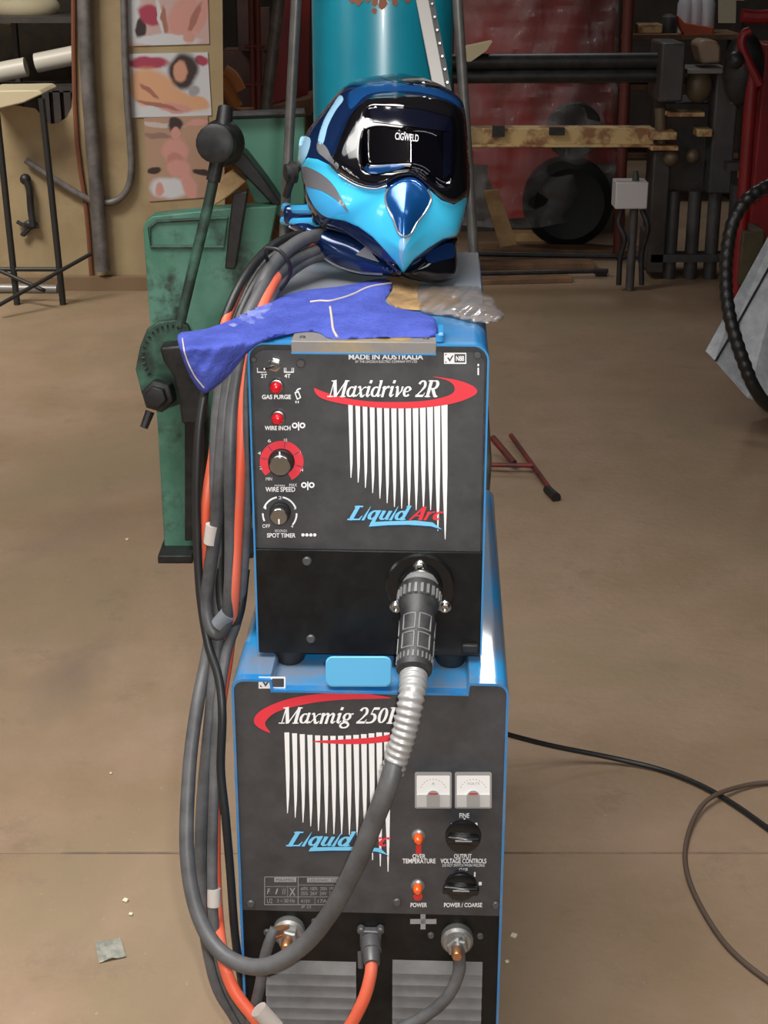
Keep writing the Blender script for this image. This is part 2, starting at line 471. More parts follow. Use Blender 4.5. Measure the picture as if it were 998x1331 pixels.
# ------------------------------------------------------------------ lettering
def text_tris(txt, bold=0.0, shear=0.0):
    cu = bpy.data.curves.new('lettering', 'FONT'); cu.body = txt; cu.size = 1.0; cu.offset = bold; cu.shear = shear
    o = bpy.data.objects.new('lettering', cu); C.objects.link(o)
    dg = bpy.context.evaluated_depsgraph_get(); me = bpy.data.meshes.new_from_object(o.evaluated_get(dg))
    v = np.array([tuple(q.co)[:2] for q in me.vertices]); f = [tuple(p.vertices) for p in me.polygons]
    bpy.data.objects.remove(o); bpy.data.meshes.remove(me); bpy.data.curves.remove(cu)
    return v, f
def text(b, txt, x0, x1, ytop, ybase, fn, lv=0.0006, bold=0.0, shear=0.0, mi=0, caps=True, tilt=0.0):
    """lettering fitted into photo box x0..x1, with its top at ytop and its baseline at ybase"""
    v, f = text_tris(txt, bold, shear)
    lo, hi = v.min(0), v.max(0)
    x = x0 + (v[:, 0] - lo[0]) / (hi[0] - lo[0]) * (x1 - x0)
    y = ybase - v[:, 1] / hi[1] * (ybase - ytop) + tilt * (x - x0)
    q = fn(np.stack([x, y], 1), np.full(len(v), lv))
    b.add(q, f, mi)

# bold italic serif letters drawn with a broad pen: cap height 1, x-height .66
def el(cx, cy, rx, ry, a0, a1, thick=.17, thin=.06, n=16, ph=0):
    s = []
    for i in range(n + 1):
        a = math.radians(a0 + (a1 - a0) * i / n)
        s.append((cx + rx * math.cos(a), cy + ry * math.sin(a), thin + (thick - thin) * abs(math.cos(a + ph))))
    return s
def ln(*p): return list(p)
T_, t_ = .19, .065
GL = {
 'M': (1.16, [ln((.14, 0, t_), (.16, 1, t_)), ln((.2, 1, .2), (.5, .02, .2)), ln((.52, .02, .08), (.95, 1, .08)), ln((.96, 1, .2), (.96, 0, .2)), ln((-.02, .03, t_), (.32, .03, t_)), ln((.0, .97, t_), (.25, .97, t_)), ln((.8, .03, t_), (1.14, .03, t_)), ln((.9, .97, t_), (1.14, .97, t_))]),
 'a': (.62, [el(.27, .32, .2, .28, 60, 330), ln((.49, .66, .15), (.47, .1, .15)), ln((.47, .1, .12), (.53, .03, .1), (.63, .14, .05))]),
 'x': (.6, [ln((.04, .58, .06), (.16, .63, .12), (.38, .05, .16), (.5, .03, .1), (.58, .14, .05)), ln((.56, .6, .1), (.42, .56, .06), (.1, .08, .06), (.0, .06, .1))]),
 'i': (.36, [ln((.02, .55, .05), (.12, .62, .12)), ln((.16, .64, .17), (.14, .1, .17)), ln((.14, .1, .12), (.22, .03, .1), (.34, .16, .05)), ln((.18, .84, .17), (.2, 1.0, .17))]),
 'd': (.66, [el(.27, .32, .2, .28, 60, 330), ln((.5, 1, .16), (.48, .1, .16)), ln((.38, .97, t_), (.56, .97, t_)), ln((.48, .1, .12), (.55, .03, .1), (.66, .14, .05))]),
 'r': (.5, [ln((.02, .55, .05), (.12, .62, .1)), ln((.15, .64, .17), (.15, 0, .17)), ln((.2, .42, .06), (.34, .62, .1), (.45, .6, .15))]),
 'v': (.56, [ln((.02, .57, .06), (.13, .63, .12), (.2, .3, .17), (.22, .02, .15)), ln((.22, .02, .07), (.45, .38, .09), (.46, .62, .13))]),
 'e': (.54, [el(.27, .33, .19, .28, 20, 318, .17, .07), ln((.1, .3, .06), (.3, .33, .06), (.45, .42, .07))]),
 'L': (.8, [ln((.24, 1, .24), (.2, 0, .24)), ln((.06, .95, .1), (.5, .95, .1)), ln((.02, .05, .1), (.72, .05, .1)), ln((.66, .06, .12), (.74, .3, .05))]),
 'I': (.26, [ln((.14, .95, .02), (.12, .5, .1), (.1, .0, .17))]),
 'q': (.64, [el(.28, .36, .2, .28, 20, 330, .2, .09), ln((.5, .68, .2), (.46, -.3, .22))]),
 'u': (.66, [ln((.04, .62, .07), (.14, .62, .12)), ln((.15, .64, .2), (.13, .2, .2), (.22, .06, .12), (.36, .08, .09), (.46, .2, .08)), ln((.5, .64, .2), (.48, .1, .2)), ln((.48, .05, .12), (.62, .08, .06))]),
 'D': (.68, [el(.27, .33, .2, .28, 30, 330, .2, .09), ln((.52, 1, .2), (.48, 0, .2)), ln((.38, .96, .08), (.56, .96, .08)), ln((.44, .05, .1), (.66, .06, .07))]),
 'A': (.72, [ln((.02, 0, .13), (.4, 1, .13)), ln((.44, 1, .22), (.6, 0, .22)), ln((.16, .34, .1), (.56, .34, .1))]),
 'c': (.5, [el(.28, .33, .2, .28, 50, 310, .2, .1)]),
 '2': (.62, [el(.3, .7, .2, .27, 160, -30, .17, .07), ln((.47, .58, .15), (.32, .35, .09), (.08, .07, .08)), ln((.05, .07, .14), (.52, .07, .14)), ln((.52, .05, .05), (.58, .24, .05))]),
 'R': (.86, [ln((.22, 1, .2), (.2, 0, .2)), ln((.04, .97, t_), (.5, .97, t_)), el(.48, .74, .2, .23, 90, -90, .2, .065), ln((.25, .51, .06), (.5, .51, .06)), ln((.42, .5, .18), (.68, .06, .18), (.84, .03, .07)), ln((.04, .03, t_), (.38, .03, t_))]),
 'm': (.98, [ln((.02, .55, .05), (.1, .62, .1)), ln((.14, .64, .17), (.13, 0, .17)), ln((.18, .45, .06), (.36, .63, .1), (.46, .55, .16), (.44, 0, .17)), ln((.5, .45, .06), (.68, .63, .1), (.78, .55, .16), (.76, .1, .16), (.84, .03, .1), (.96, .14, .05))]),
 'g': (.6, [el(.27, .42, .18, .2, 0, 360, .16, .06), el(.24, -.1, .24, .16, 0, 360, .13, .08), ln((.14, .26, .08), (.12, .14, .12), (.4, .06, .12)), ln((.42, .58, .05), (.6, .6, .1))]),
 '5': (.6, [ln((.24, .93, .15), (.58, .93, .15)), ln((.24, .93, .06), (.16, .56, .06)), el(.2, .33, .26, .27, 95, -95, .18, .08), ln((.0, .06, .12), (.16, .05, .1))]),
 '0': (.62, [el(.3, .5, .2, .44, 0, 360, .18, .06)]),
 ' ': (.3, []),
}
def serif(b, txt, x0, x1, ytop, ybase, fn, lv=0.0006, slant=.28, mi=0, tilt=0.0):
    quads = []; adv = 0
    for ch in txt:
        w, strokes = GL[ch]
        for s in strokes:
            for i in range(len(s) - 1):
                (xa, ya, wa), (xb, yb, wb) = s[i], s[i + 1]
                dx, dy = xb - xa, yb - ya; L = math.hypot(dx, dy) or 1
                nx, ny = -dy / L, dx / L; ex, ey = dx / L * .015, dy / L * .015
                quads.append([(adv + xa - ex + nx * wa / 2, ya - ey + ny * wa / 2), (adv + xa - ex - nx * wa / 2, ya - ey - ny * wa / 2),
                              (adv + xb + ex - nx * wb / 2, yb + ey - ny * wb / 2), (adv + xb + ex + nx * wb / 2, yb + ey + ny * wb / 2)])
        adv += w
    a = np.array(quads).reshape(-1, 2); a[:, 0] += slant * a[:, 1]
    lo, hi = a[:, 0].min(), a[:, 0].max()
    x = x0 + (a[:, 0] - lo) / (hi - lo) * (x1 - x0); y = ybase - a[:, 1] * (ybase - ytop) + tilt * (x - x0)
    q = fn(np.stack([x, y], 1), lv + np.arange(len(a)) // 4 * 1e-6)
    b.add(q, [(4 * i, 4 * i + 1, 4 * i + 2, 4 * i + 3) for i in range(len(quads))], mi)

# ------------------------------------------------------------------ machine frames
YAW = Matrix.Rotation(math.radians(-2.3), 4, 'Z')
D2 = 1.80
c_ = P(481, 888, D2); ZT = c_[2]
TL = Matrix.Translation((c_[0], D2, 0)) @ YAW
c_ = Z(484, 848, ZT + 0.012)
ZF = ZT + 0.012
TF = Matrix.Translation((c_[0], c_[1], ZF)) @ YAW
YF = c_[1]
OUT = (YAW @ Vector((0, -1, 0))).to_tuple()
LL, LF = 0.74, 0.58

def prismT(b, T, loop, y0, y1, mi=0):
    n = len(loop); v = [T @ Vector((x, y0, z)) for x, z in loop] + [T @ Vector((x, y1, z)) for x, z in loop]
    return b.add(v, [tuple(range(n)), tuple(range(2 * n - 1, n - 1, -1))] + [(i, (i + 1) % n, n + (i + 1) % n, n + i) for i in range(n)], mi)
def ringT(b, T, lo, li, y0, y1, mi=0):
    n = len(lo); v = []
    for (l, y) in ((lo, y0), (lo, y1), (li, y1), (li, y0)): v += [T @ Vector((x, y, z)) for x, z in l]
    f = []
    for k in range(4):
        for i in range(n):
            a, c = k * n, ((k + 1) % 4) * n
            f.append((a + i, a + (i + 1) % n, c + (i + 1) % n, c + i))
    return b.add(v, f, mi)
def inset(loop, d):
    c = np.array(loop); n = len(c); o = []
    area = sum(c[i][0] * c[(i + 1) % n][1] - c[(i + 1) % n][0] * c[i][1] for i in range(n)); sg = 1 if area > 0 else -1
    for i in range(n):
        a = c[i] - c[i - 1]; e = c[(i + 1) % n] - c[i]
        na = np.array([-a[1], a[0]]) / (np.linalg.norm(a) + 1e-12) * sg; ne = np.array([-e[1], e[0]]) / (np.linalg.norm(e) + 1e-12) * sg
        m = na + ne; m = m / (np.linalg.norm(m) + 1e-9); o.append(tuple(c[i] + m * d / max(0.4, m @ na)))
    return o
def at(T, w, px, py): return T @ local(T, w, px, py)
def screw(T, w, px, py, r, parent, m='screw', h=.004, name='screw'):
    b = B(); p = at(T, w, px, py)
    b.lathe(p, OUT, [(r, 0), (r, h * .5), (r * .75, h)], 16)
    return b.build(name, M[m], parent)

# ================================================================== POWER SOURCE
ps = thing('welding_power_source', 'tall blue cased welding power source with twin meters, under the smaller wire feeder', 'welding machine', TL.translation)
xl = local(TL, 0, 301, 900).x; xr = local(TL, 0, 661.5, 900).x
t0, t1 = local(TL, 0, 355, 889).x, local(TL, 0, 606, 889).x
ZTR = ZT - 0.011
ZB = 0.13
def rc(cx, cz, r, a0, a1, n=5): return [(cx + r * math.cos(math.radians(a0 + (a1 - a0) * i / n)), cz + r * math.sin(math.radians(a0 + (a1 - a0) * i / n))) for i in range(n + 1)]
rr = .016
ZS = ZT + 0.004
loopL = [(xl, ZB), (xr, ZB)] + rc(xr - rr, ZS - rr, rr, 0, 90) + [(t1 + .004, ZS), (t1 + .001, ZS - .004), (t1, ZTR), (t0, ZTR), (t0 - .001, ZS - .004), (t0 - .004, ZS)] + rc(xl + rr, ZS - rr, rr, 90, 180)
b = B(); prismT(b, TL, loopL, .012, LL); b.build('case', M['blue_dusty'], ps)
b = B(); ringT(b, TL, loopL, inset(loopL, .0035), -.003, .012); b.build('case_rim', M['blue'], ps)
panL = inset(loopL, .0034)
ZSPL = local(TL, 0.004, 480, 1186).z
up = [q for q in panL if q[1] > ZSPL]; up = [(panL[0][0], ZSPL), (panL[1][0], ZSPL)] + up
b = B(); prismT(b, TL, up, .003, .012); fpL = b.build('front_panel', M['panel'], ps)
b = B(); b.mbox(TL, panL[0][0], panL[1][0], .006, .012, ZB + .004, ZSPL); lpL = b.build('terminal_panel', M['panel_low'], ps)
FN = lplane(TL, .003); FL = lplane(TL, .006)
# rear tray for the cylinder, castors
b = B(); b.mbox(TL, xl, xr, LL - .02, LL + .33, .13, .16); b.mbox(TL, xl, xr, LL + .32, LL + .33, .13, .22); b.build('cylinder_tray', M['blue'], ps)
for sx in (-1, 1):
    for yy in (.07, LL + .2):
        b = B(); p = TL @ Vector((sx * .14, yy, .055)); ax = YAW @ Vector((1, 0, 0))
        b.lathe(p - ax * .016, ax, [(.045, 0), (.055, .006), (.055, .026), (.045, .032)], 24)
        w_ = b.build('castor_wheel', M['rubber'], ps)
        b = B(); b.mbox(TL, sx * .14 - .024, sx * .14 + .024, yy - .02, yy + .02, .095, .131)
        b.mbox(TL, sx * .14 - .024, sx * .14 - .019, yy - .02, yy + .02, .045, .1); b.mbox(TL, sx * .14 + .019, sx * .14 + .024, yy - .02, yy + .02, .045, .1)
        b.build('castor_fork', M['zinc'], w_)
b = B(); sheet(b, [rrect(423, 853, 509, 893, 9)], 6, lplane(TL, -.002), 0.0, -.016)
b.build('handle_tab', M['tab'], ps, bevel=.002, label='pale blue raised tab')
# cylinder rack uprights at the back of the trolley
for (p0, p1, dx) in (((388, -60), (354, 600), .0), ((590.5, -60), (633, 600), -.03)):
    b = B(); a = P(p0[0], p0[1], 2.60); e = P(p1[0], p1[1], 2.62)
    b.rod(a, e, .0085, n=16); b.rod(e, (e[0] + dx, e[1], .155), .0085, n=16); b.sphere(e, .0085, 12, 8); b.build('rack_upright', M['bar'], ps)

# printed marks on the power source
def crescent(parent, pts, fn, name, m, lv=.0008):
    b = B(); sheet(b, [smooth2(pts, 4)], 5, fn, lv); return b.build(name, M[m], parent, smooth=False)
crescent(fpL, [(508.7, 907), (476, 902), (440, 901), (404, 903), (368, 910.4), (339, 923.6), (330, 935.7), (335, 945), (351, 952.5), (345, 943), (346.4, 935.7), (358.5, 926), (380, 919), (416, 912), (454.6, 909), (488, 908.3)], FN, 'red_crescent', 'red')
crescent(fpL, [(405, 963.6), (440, 961.5), (488, 958), (531, 950), (536, 957), (488, 966), (440, 967)], FN, 'red_underline', 'red')
b = B(); serif(b, 'Maxmig 250R', 362, 523, 919.5, 940.5, FN, .0011); b.build('model_lettering', M['white'], fpL, smooth=False)
b = B()
for i in range(14):
    x = 369.5 + 9.95 * i; yt = 952 + 4.5 * math.sin(PI * min(1, i / 12)); w = 6.4 + .1 * i
    yb = [1057, 1063, 1069, 1074, 1080, 1083, 1084, 1085, 1085, 1086, 1087, 1118, 1126, 1133][i]
    q = [(x, yt), (x + w, yt), (x + w * .95 + .8, yt + (yb - yt) * .5), (x + w * .7 + 1.8, yt + (yb - yt) * .8), (x + 4.6 + i * .1, yb), (x + 3.6 + i * .1, yb), (x + 2.2, yt + (yb - yt) * .6)]
    b.add(FN(np.array(q), np.full(7, .0005)), [(0, 1, 2, 3, 4, 5, 6)])
b.build('white_stripes', M['white'], fpL, smooth=False)
def liquid(parent, fn, x0, x1, xa, xb, yt, yb, sw):
    b = B()
    serif(b, 'LIquID', x0 + 1.3, x1 + 1.3, yt + 1.3, yb + 1.3, fn, .0009, .42, 1)
    serif(b, 'LIquID', x0, x1, yt, yb, fn, .0013, .42, 0)
    sheet(b, [sw], 5, fn, .0014, None, 0)
    sheet(b, [[(a + 1.2, c + 1.8) for a, c in sw]], 5, fn, .0008, None, 1)
    b.build('blue_logo_lettering', [M['logo_blue'], M['logo_shadow']], parent, smooth=False)
    b = B(); serif(b, 'Arc', xa, xb, yt + 1.5, yb, fn, .0015, .42); b.build('red_logo_lettering', M['red'], parent, smooth=False)
liquid(fpL, FN, 371.5, 463, 459, 508, 1081, 1100, [(401, 1106.5), (404, 1101.5), (425, 1101), (470, 1100.5), (494, 1102.5), (504, 1111.5), (490, 1107), (465, 1105.5), (430, 1105.5)])
# compliance mark, part hidden by the tray lip
b = B(); sheet(b, [rrect(336, 879.5, 371, 895, 1)], 8, FN, .0006); 
b.build('compliance_mark', M['white'], fpL, smooth=False)
b = B(); sheet(b, [[(341, 886), (343.5, 886), (345, 889), (349.5, 882.5), (352, 882.5), (345, 893)]], 4, FN, .001)
sheet(b, [rrect(353.5, 882, 369, 893, .5)], 6, FN, .001)
sheet(b, [[(338, 881), (341, 881), (338, 884)]], 3, FN, .001); sheet(b, [[(338, 893), (341, 893), (338, 890)]], 3, FN, .001)
b.build('compliance_tick', M['panel'], fpL, smooth=False)
def txt(name, parent, m, fn, *items):
    b = B()
    for (t, x0, x1, y0, y1, bo) in items: text(b, t, x0, x1, y0, y1, fn, bold=bo)
    return b.build(name, M[m], parent, smooth=False)
b = B()
text(b, 'FINE', 597, 610, 1057, 1063, FN, bold=.02)
b.build('fine_lettering', M['white'], fpL, smooth=False)
txt('voltage_lettering', fpL, 'white', FN, ('OUTPUT', 590, 613, 1110, 1115.5, .02), ('VOLTAGE CONTROLS', 572.5, 632, 1116, 1122, .02), ('DO NOT SWITCH WHEN WELDING', 575, 630, 1123, 1126.5, 0), ('OFF', 596, 608, 1128.5, 1134, 0))
txt('coarse_lettering', fpL, 'white', FN, ('POWER / COARSE', 577, 626.5, 1173.5, 1179, .02))
txt('temperature_lettering', fpL, 'white', FN, ('OVER', 536, 553, 1110, 1115.5, .02), ('TEMPERATURE', 523, 566, 1116, 1122, .02))
txt('power_lettering', fpL, 'white', FN, ('POWER', 533.5, 555, 1173.5, 1179, .02))
b = B()
for (x, y, w, h) in ((587.5, 1072.5, 1.5, 2.6), (603.5, 1066.5, 1, 3), (619, 1072, 1.5, 2.6), (581, 1085, 2, 1.6), (617, 1136.5, 1, 3), (624, 1148.5, 1.8, 2.2)):
    sheet(b, [rrect(x - w, y - h, x + w, y + h, .3)], 5, FN, .0006)
b.build('knob_marks', M['white'], fpL, smooth=False)
# rating plate
b = B()
for (x0, y0, x1, y1) in ((343.5, 1139.5, 448, 1140.3), (343.5, 1175.5, 442, 1176.3), (343.5, 1139.5, 344.3, 1176), (387, 1140, 387.8, 1176), (345, 1165.5, 440, 1166.1), (345, 1152, 386, 1152.5), (373.5, 1152, 374, 1165), (388, 1150, 440, 1150.5), (409, 1166, 409.5, 1176)):
    sheet(b, [[(x0, y0), (x1, y0), (x1, y1), (x0, y1)]], 20, FN, .0006)
b.build('rating_plate_lines', M['grey_print'], fpL, smooth=False)
b = B()
for (x0, y0, x1, y1) in ((356.5, 1140.5, 385, 1146.5), (399, 1141, 446, 1147)): sheet(b, [[(x0, y0), (x1, y0), (x1, y1), (x0, y1)]], 10, FN, .0007)
for (x, y) in ((347, 1156), (357.5, 1156), (367, 1156)): text(b, {347: 'F', 357.5: '1', 367: '11'}[x], x, x + 4, 1155, 1162, FN, shear=.2, bold=.02)
text(b, '3 ~ 50 Hz', 360, 383, 1168.5, 1173, FN); text(b, 'U2', 347, 354, 1168, 1174, FN); text(b, 'X', 376, 384, 1154, 1164, FN, bold=.02)
for k, t in enumerate(('60%', '100%', '250A', '195A')): text(b, t, 391 + 12.5 * k, 400 + 12.5 * k, 1153, 1157, FN)
for k, t in enumerate(('35%', '26V', '24V', '22V')): text(b, t, 391 + 12.2 * k, 400 + 12.2 * k, 1159, 1163.5, FN)
for k, t in enumerate(('415V', '17A')): text(b, t, 391 + 22 * k, 403 + 22 * k, 1169, 1173.5, FN)
text(b, 'IP 23', 392, 404, 1177, 1180.5, FN)
b.build('rating_plate_lettering', M['grey_print'], fpL, smooth=False)
b = B()
text(b, 'MAXMIG', 359, 382, 1142, 1145.5, FN, .001); text(b, 'LIQUIDARC 250R', 402, 440, 1142.3, 1146, FN, .001)
b.build('rating_plate_title', M['panel'], fpL, smooth=False)
b = B()
for r in ([(533, 1194.5), (567, 1194.5), (567, 1201), (533, 1201)], [(546.5, 1188), (553, 1188), (553, 1208), (546.5, 1208)]): sheet(b, [r], 20, FL, .0008)
b.build('plus_mark', M['grey_print'], lpL, smooth=False)
# meters
for k, (x0, x1) in enumerate(((539, 587), (591, 639))):
    b = B(); sheet(b, [rrect(x0, 1003.5, x1, 1051, 2.5)], 12, FN, .012, -.002); mt = b.build('meter', M['meter'], ps, bevel=.0015)
    b = B(); sheet(b, [rrect(x0 + 2.5, 1008, x1 - 2.5, 1035, 1.5)], 12, FN, .0128); b.build('meter_scale', M['meter_face'], mt, smooth=False)
    b = B(); sheet(b, [rrect(x0 + 2.5, 1033, x1 - 2.5, 1049, 1.5)], 12, FN, .0145, .0115); b.build('meter_cover', M['meter_low'], mt)
    b = B(); xm = (x0 + x1) / 2
    sheet(b, [arc(xm, 1036, 8.5, 0, 180, 10) + [(xm - 8.5, 1049), (xm + 8.5, 1049)]], 4, FN, .0185, .0115); b.build('needle_housing', M['meter'], mt)
    b = B(); sheet(b, [[(xm - 6, 1031), (xm + 6, 1031), (xm + 5, 1033), (xm - 5, 1033)]], 5, FN, .019); b.build('needle_mark', M['redlens'], mt, smooth=False)
    b = B()
    for a in range(20, 161, 14):
        x, y = xm + 17 * math.cos(math.radians(a)), 1028 - 15 * math.sin(math.radians(a)); sheet(b, [disc(x, y, .7, 6)], 3, FN, .0131)
    text(b, 'A' if k == 0 else 'VOLTS', xm - (2 if k == 0 else 8), xm + (2 if k == 0 else 8), 1017, 1020, FN, .0131)
    b.build('scale_print', M['meter_cover'] if 'meter_cover' in M else M['grey_print'], mt, smooth=False)
# indicator lamps
for (x, y, red) in ((544, 1085, 1), (543, 1150, 0)):
    b = B(); p = at(TL, .003, x, y); b.lathe(p, OUT, [(.0095, 0), (.0095, .004), (.007, .006)], 20); lp = b.build('indicator_light', M['zinc'], ps)
    b = B(); b.lathe(Vector(p), OUT, [(.0065, .004), (.0068, .012), (.0055, .017), (.003, .0195)], 18); b.build('lamp_lens', M['amber'], lp)
    b = B(); p2 = at(TL, .003, x, y + 14)
    if red: sheet(b, [rrect(x - 3.5, y + 6, x + 3.5, y + 25, 1)], 6, FN, .003, 0)
    else: sheet(b, [disc(x, y + 15, 6, 12)], 4, FN, .002, 0)
    b.build('lamp_flag', M['redlens'], lp)
# rotary knobs
for (x, y, g, rk) in ((602, 1075, 0, .0243), (599, 1139, 1, .0222)):
    b = B(); p = at(TL, .003, x, y)
    b.lathe(p, OUT, [(.0115, 0), (.0125, .008), (.018, .016), (rk - .0007, .019), (rk, .022), (rk - .001, .026), (.0185, .0275), (.008, .028)], 40)
    kn = b.build('selector_knob', M['black_gloss'], ps)
    b = B(); c = Vector(p) + Vector(OUT) * .031
    b.box(c, (.044 if not g else .049, .011, .011), YAW.to_3x3() @ Matrix.Rotation(math.radians(2), 3, 'Y'))
    b.build('knob_pointer', M['black_gloss'], kn, bevel=.003)
    b = B(); b.box(c + Vector(OUT) * .0056 + Vector((0, 0, .001)), (.022, .0008, .0016), YAW.to_3x3()); b.build('knob_line', M['silver'], kn)
for (x, y) in ((516, 1172), (326, 1174), (644, 1176)): screw(TL, .003, x, y, .006, ps)
for (x, y) in ((347, 1211), (409, 1197), (560, 1215), (624, 1216), (403, 1209)): screw(TL, .006, x, y, .005, ps, 'screw')
# vent grilles
for (x0, x1) in ((346, 463), (510, 626)):
    b = B(); bl = local(TL, .004, (x0 + x1) / 2, 1250).z; xa, xb = local(TL, .004, x0, 1290).x, local(TL, .004, x1, 1290).x
    n = 9; zb = bl - .175; hh = (bl - zb) / n
    for i in range(n):
        z1 = bl - i * hh
        v = [TL @ Vector(q) for q in ((xa, .006, z1), (xb, .006, z1), (xb, -.003, z1 - hh * .86), (xa, -.003, z1 - hh * .86), (xb, .006, z1 - hh), (xa, .006, z1 - hh))]
        b.add(v, [(0, 1, 2, 3), (3, 2, 4, 5), (0, 3, 5), (1, 4, 2)])
    b.build('vent_grille', M['grille'], ps, smooth=False)
# output terminals
for (x, y) in ((376, 1207), (594, 1217)):
    b = B(); p = at(TL, .006, x, y); b.lathe(p, OUT, [(.022, 0), (.0225, .012), (.019, .016)], 28); tm = b.build('output_terminal', M['zinc'], ps)
    b = B(); b.lathe(Vector(p) + Vector(OUT) * .016, OUT, [(.0155, 0), (.0155, .011), (.013, .013)], 6); b.build('terminal_nut', M['zinc'], tm)
    b = B(); b.lathe(Vector(p) + Vector(OUT) * .028, OUT, [(.0078, 0), (.0078, .016), (.006, .019)], 18); b.build('terminal_stud', M['brass'], tm)
# control socket (two eared flange)
b = B(); p = at(TL, .006, 482, 1215)
b.box(Vector(p) + Vector(OUT) * .006, (.03, .012, .028), YAW.to_3x3())
for dx in (-.0125, .0125): b.lathe(at(TL, .006, 482 + dx * 1000, 1205), OUT, [(.0055, 0), (.0055, .01), (.004, .012)], 14)
b.build('control_socket', M['screw'], ps, bevel=.002)

# ================================================================== WIRE FEEDER
fd = thing('wire_feeder', 'blue and black wire feeder box with red dials, standing on top of the power source', 'wire feeder', TF.translation)
fl = (local(TF, 0, 317.5, 500).x + local(TF, 0, 340, 846).x) / 2; fr = (local(TF, 0, 633, 500).x + local(TF, 0, 628, 842).x) / 2
FH = local(TF, 0, 600, 447).z
r1 = .02
loopF = [(fl, 0), (fr, 0)] + rc(fr - r1, FH - r1, r1, 0, 90, 7) + rc(fl + r1, FH - r1, r1, 90, 180, 7)
ZTOP = ZF + FH
b = B(); prismT(b, TF, loopF, .012, LF); b.build('case', M['blue'], fd)
b = B(); ringT(b, TF, loopF, inset(loopF, .0024), -.004, .012); b.build('case_rim', M['blue_edge'], fd)
ins = inset(loopF, .0025)
b = B(); prismT(b, TF, ins, .0035, .0125); b.build('bezel', M['handle'], fd)
GN = lplane(TF, .0015); GL2 = lplane(TF, .0)
zs = local(TF, .002, 480, 714).z
ps2 = [(x + (.003 if x < 0 else -.003), z - .008 if z > .1 else z) for x, z in ins]
upf = [(ps2[0][0], zs), (ps2[1][0], zs)] + [q for q in ps2 if q[1] > zs]
b = B(); prismT(b, TF, upf, .0015, .004); fpF = b.build('front_panel', M['panel'], fd)
b = B(); b.mbox(TF, ins[0][0], ins[1][0], -.0045, .004, -.001, zs); lpF = b.build('socket_panel', M['panel_low'], fd, bevel=.001)
b = B(); b.mbox(TF, fl + .004, fr - .004, .19, LF - .01, FH - .001, FH + .0025); b.build('spool_lid', M['grey_dust'], fd, bevel=.001)
# hinge plate with yellowed label
h0, h1 = local(TF, 0, 379, 459).x, local(TF, 0, 567, 457).x
b = B(); b.mbox(TF, h0, h1, -.0045, .075, FH, FH + .003); b.mbox(TF, h0, h1, -.0055, -.002, FH - .013, FH + .003)
hp = b.build('hinge_plate', M['hinge'], fd, bevel=.0012)
b = B(); b.mbox(TF, h0 + .052, h1 - .032, .0, .07, FH + .003, FH + .0036); b.build('hinge_label', M['hinge_y'], hp)
b = B(); b.mbox(TF, h0, h1, -.0062, -.0045, FH - .0135, FH - .0115); b.build('hinge_bead', M['blue_edge'], hp)
for xx in (h0 + .013, h1 - .013): b = B(); b.lathe(TF @ Vector((xx, .012, FH + .003)), (0, 0, 1), [(.004, 0), (.003, .002)], 12); b.build('rivet', M['screw'], hp)
b = B(); p = at(TF, .02, 570, 428); b.mbox(TF, h1 + .002, h1 + .008, .01, .05, FH, FH + .012); b.lathe(TF @ Vector((h1 + .004, .006, FH + .006)), (0, 0, 1), [(.0055, -.004), (.0055, .004)], 14); b.build('latch', M['blue_edge'], fd)
# feet and lower details
for (x, yy) in ((375, .05), (586, .05), (375, LF - .06), (586, LF - .06)):
    lx = local(TF, 0, x, 850).x; b = B(); b.lathe(TF @ Vector((lx, yy - .03, ZTR - ZF)), (0, 0, 1), [(.017, 0), (.02, .004), (.026, .0225)], 24); b.build('rubber_foot', M['rubber'], fd)
for (x, y, r) in ((399, 729, .0062), (404, 830, .0062)): screw(TF, -.0045, x, y, r, fd)
b = B(); q = local(TF, 0, 611, 839); b.mbox(TF, q.x - .011, q.x + .011, -.012, -.004, q.z - .006, q.z + .006); b.build('door_catch', M['rubber'], fd, bevel=.002)
for (x, y, r) in ((330, 467, .004), (391, 472, .006), (620.5, 461, .0055)): screw(TF, .0015, x, y, r, fd, 'screw', .003)
# prints
crescent(fpF, [(408, 504.5), (415, 516), (436, 523), (468, 528), (506, 530.7), (548.5, 530), (583.6, 525.4), (608, 518), (620, 510), (615, 502), (597.6, 495), (576.6, 491), (562.5, 489.6), (580, 494), (589.5, 500.5), (590, 509), (580, 515), (555.5, 520.5), (520, 522.5), (478, 521.5), (443, 516), (420, 509)], GN, 'red_swoosh', 'red')
b = B(); serif(b, 'Maxidrive 2R', 425, 571, 494.5, 516, GN, .0011); b.build('model_lettering', M['white'], fpF, smooth=False)
b = B()
for i in range(14):
    x = 452.5 + 9.3 * i; yt = 526 + 3 * math.sin(PI * i / 13); w = 5.9 + .17 * i
    yb = [621, 627, 634, 641, 648, 654, 659, 661, 662, 663, 663, 663, 690, 701][i]
    q = [(x, yt), (x + w, yt), (x + w * .94 + .5, yt + (yb - yt) * .5), (x + w * .62 + 2, yt + (yb - yt) * .8), (x + 4.0 + i * .12, yb), (x + 3.0 + i * .12, yb), (x + 1.9, yt + (yb - yt) * .6)]
    b.add(GN(np.array(q), np.full(7, .0005)), [(0, 1, 2, 3, 4, 5, 6)])
b.build('white_stripes', M['white'], fpF, smooth=False)
liquid(fpF, GN, 451, 535, 531, 577, 657.5, 676, [(479, 684.5), (483, 678.5), (505, 677.5), (540, 676.5), (562, 679), (575, 688.5), (560, 684), (530, 682), (505, 682.5)])
txt('origin_lettering', fpF, 'white', GN, ('MADE IN AUSTRALIA', 453, 550, 460.5, 467, .03), ('BY THE LINCOLN ELECTRIC COMPANY PTY LTD', 462, 542, 468.5, 471.5, 0))
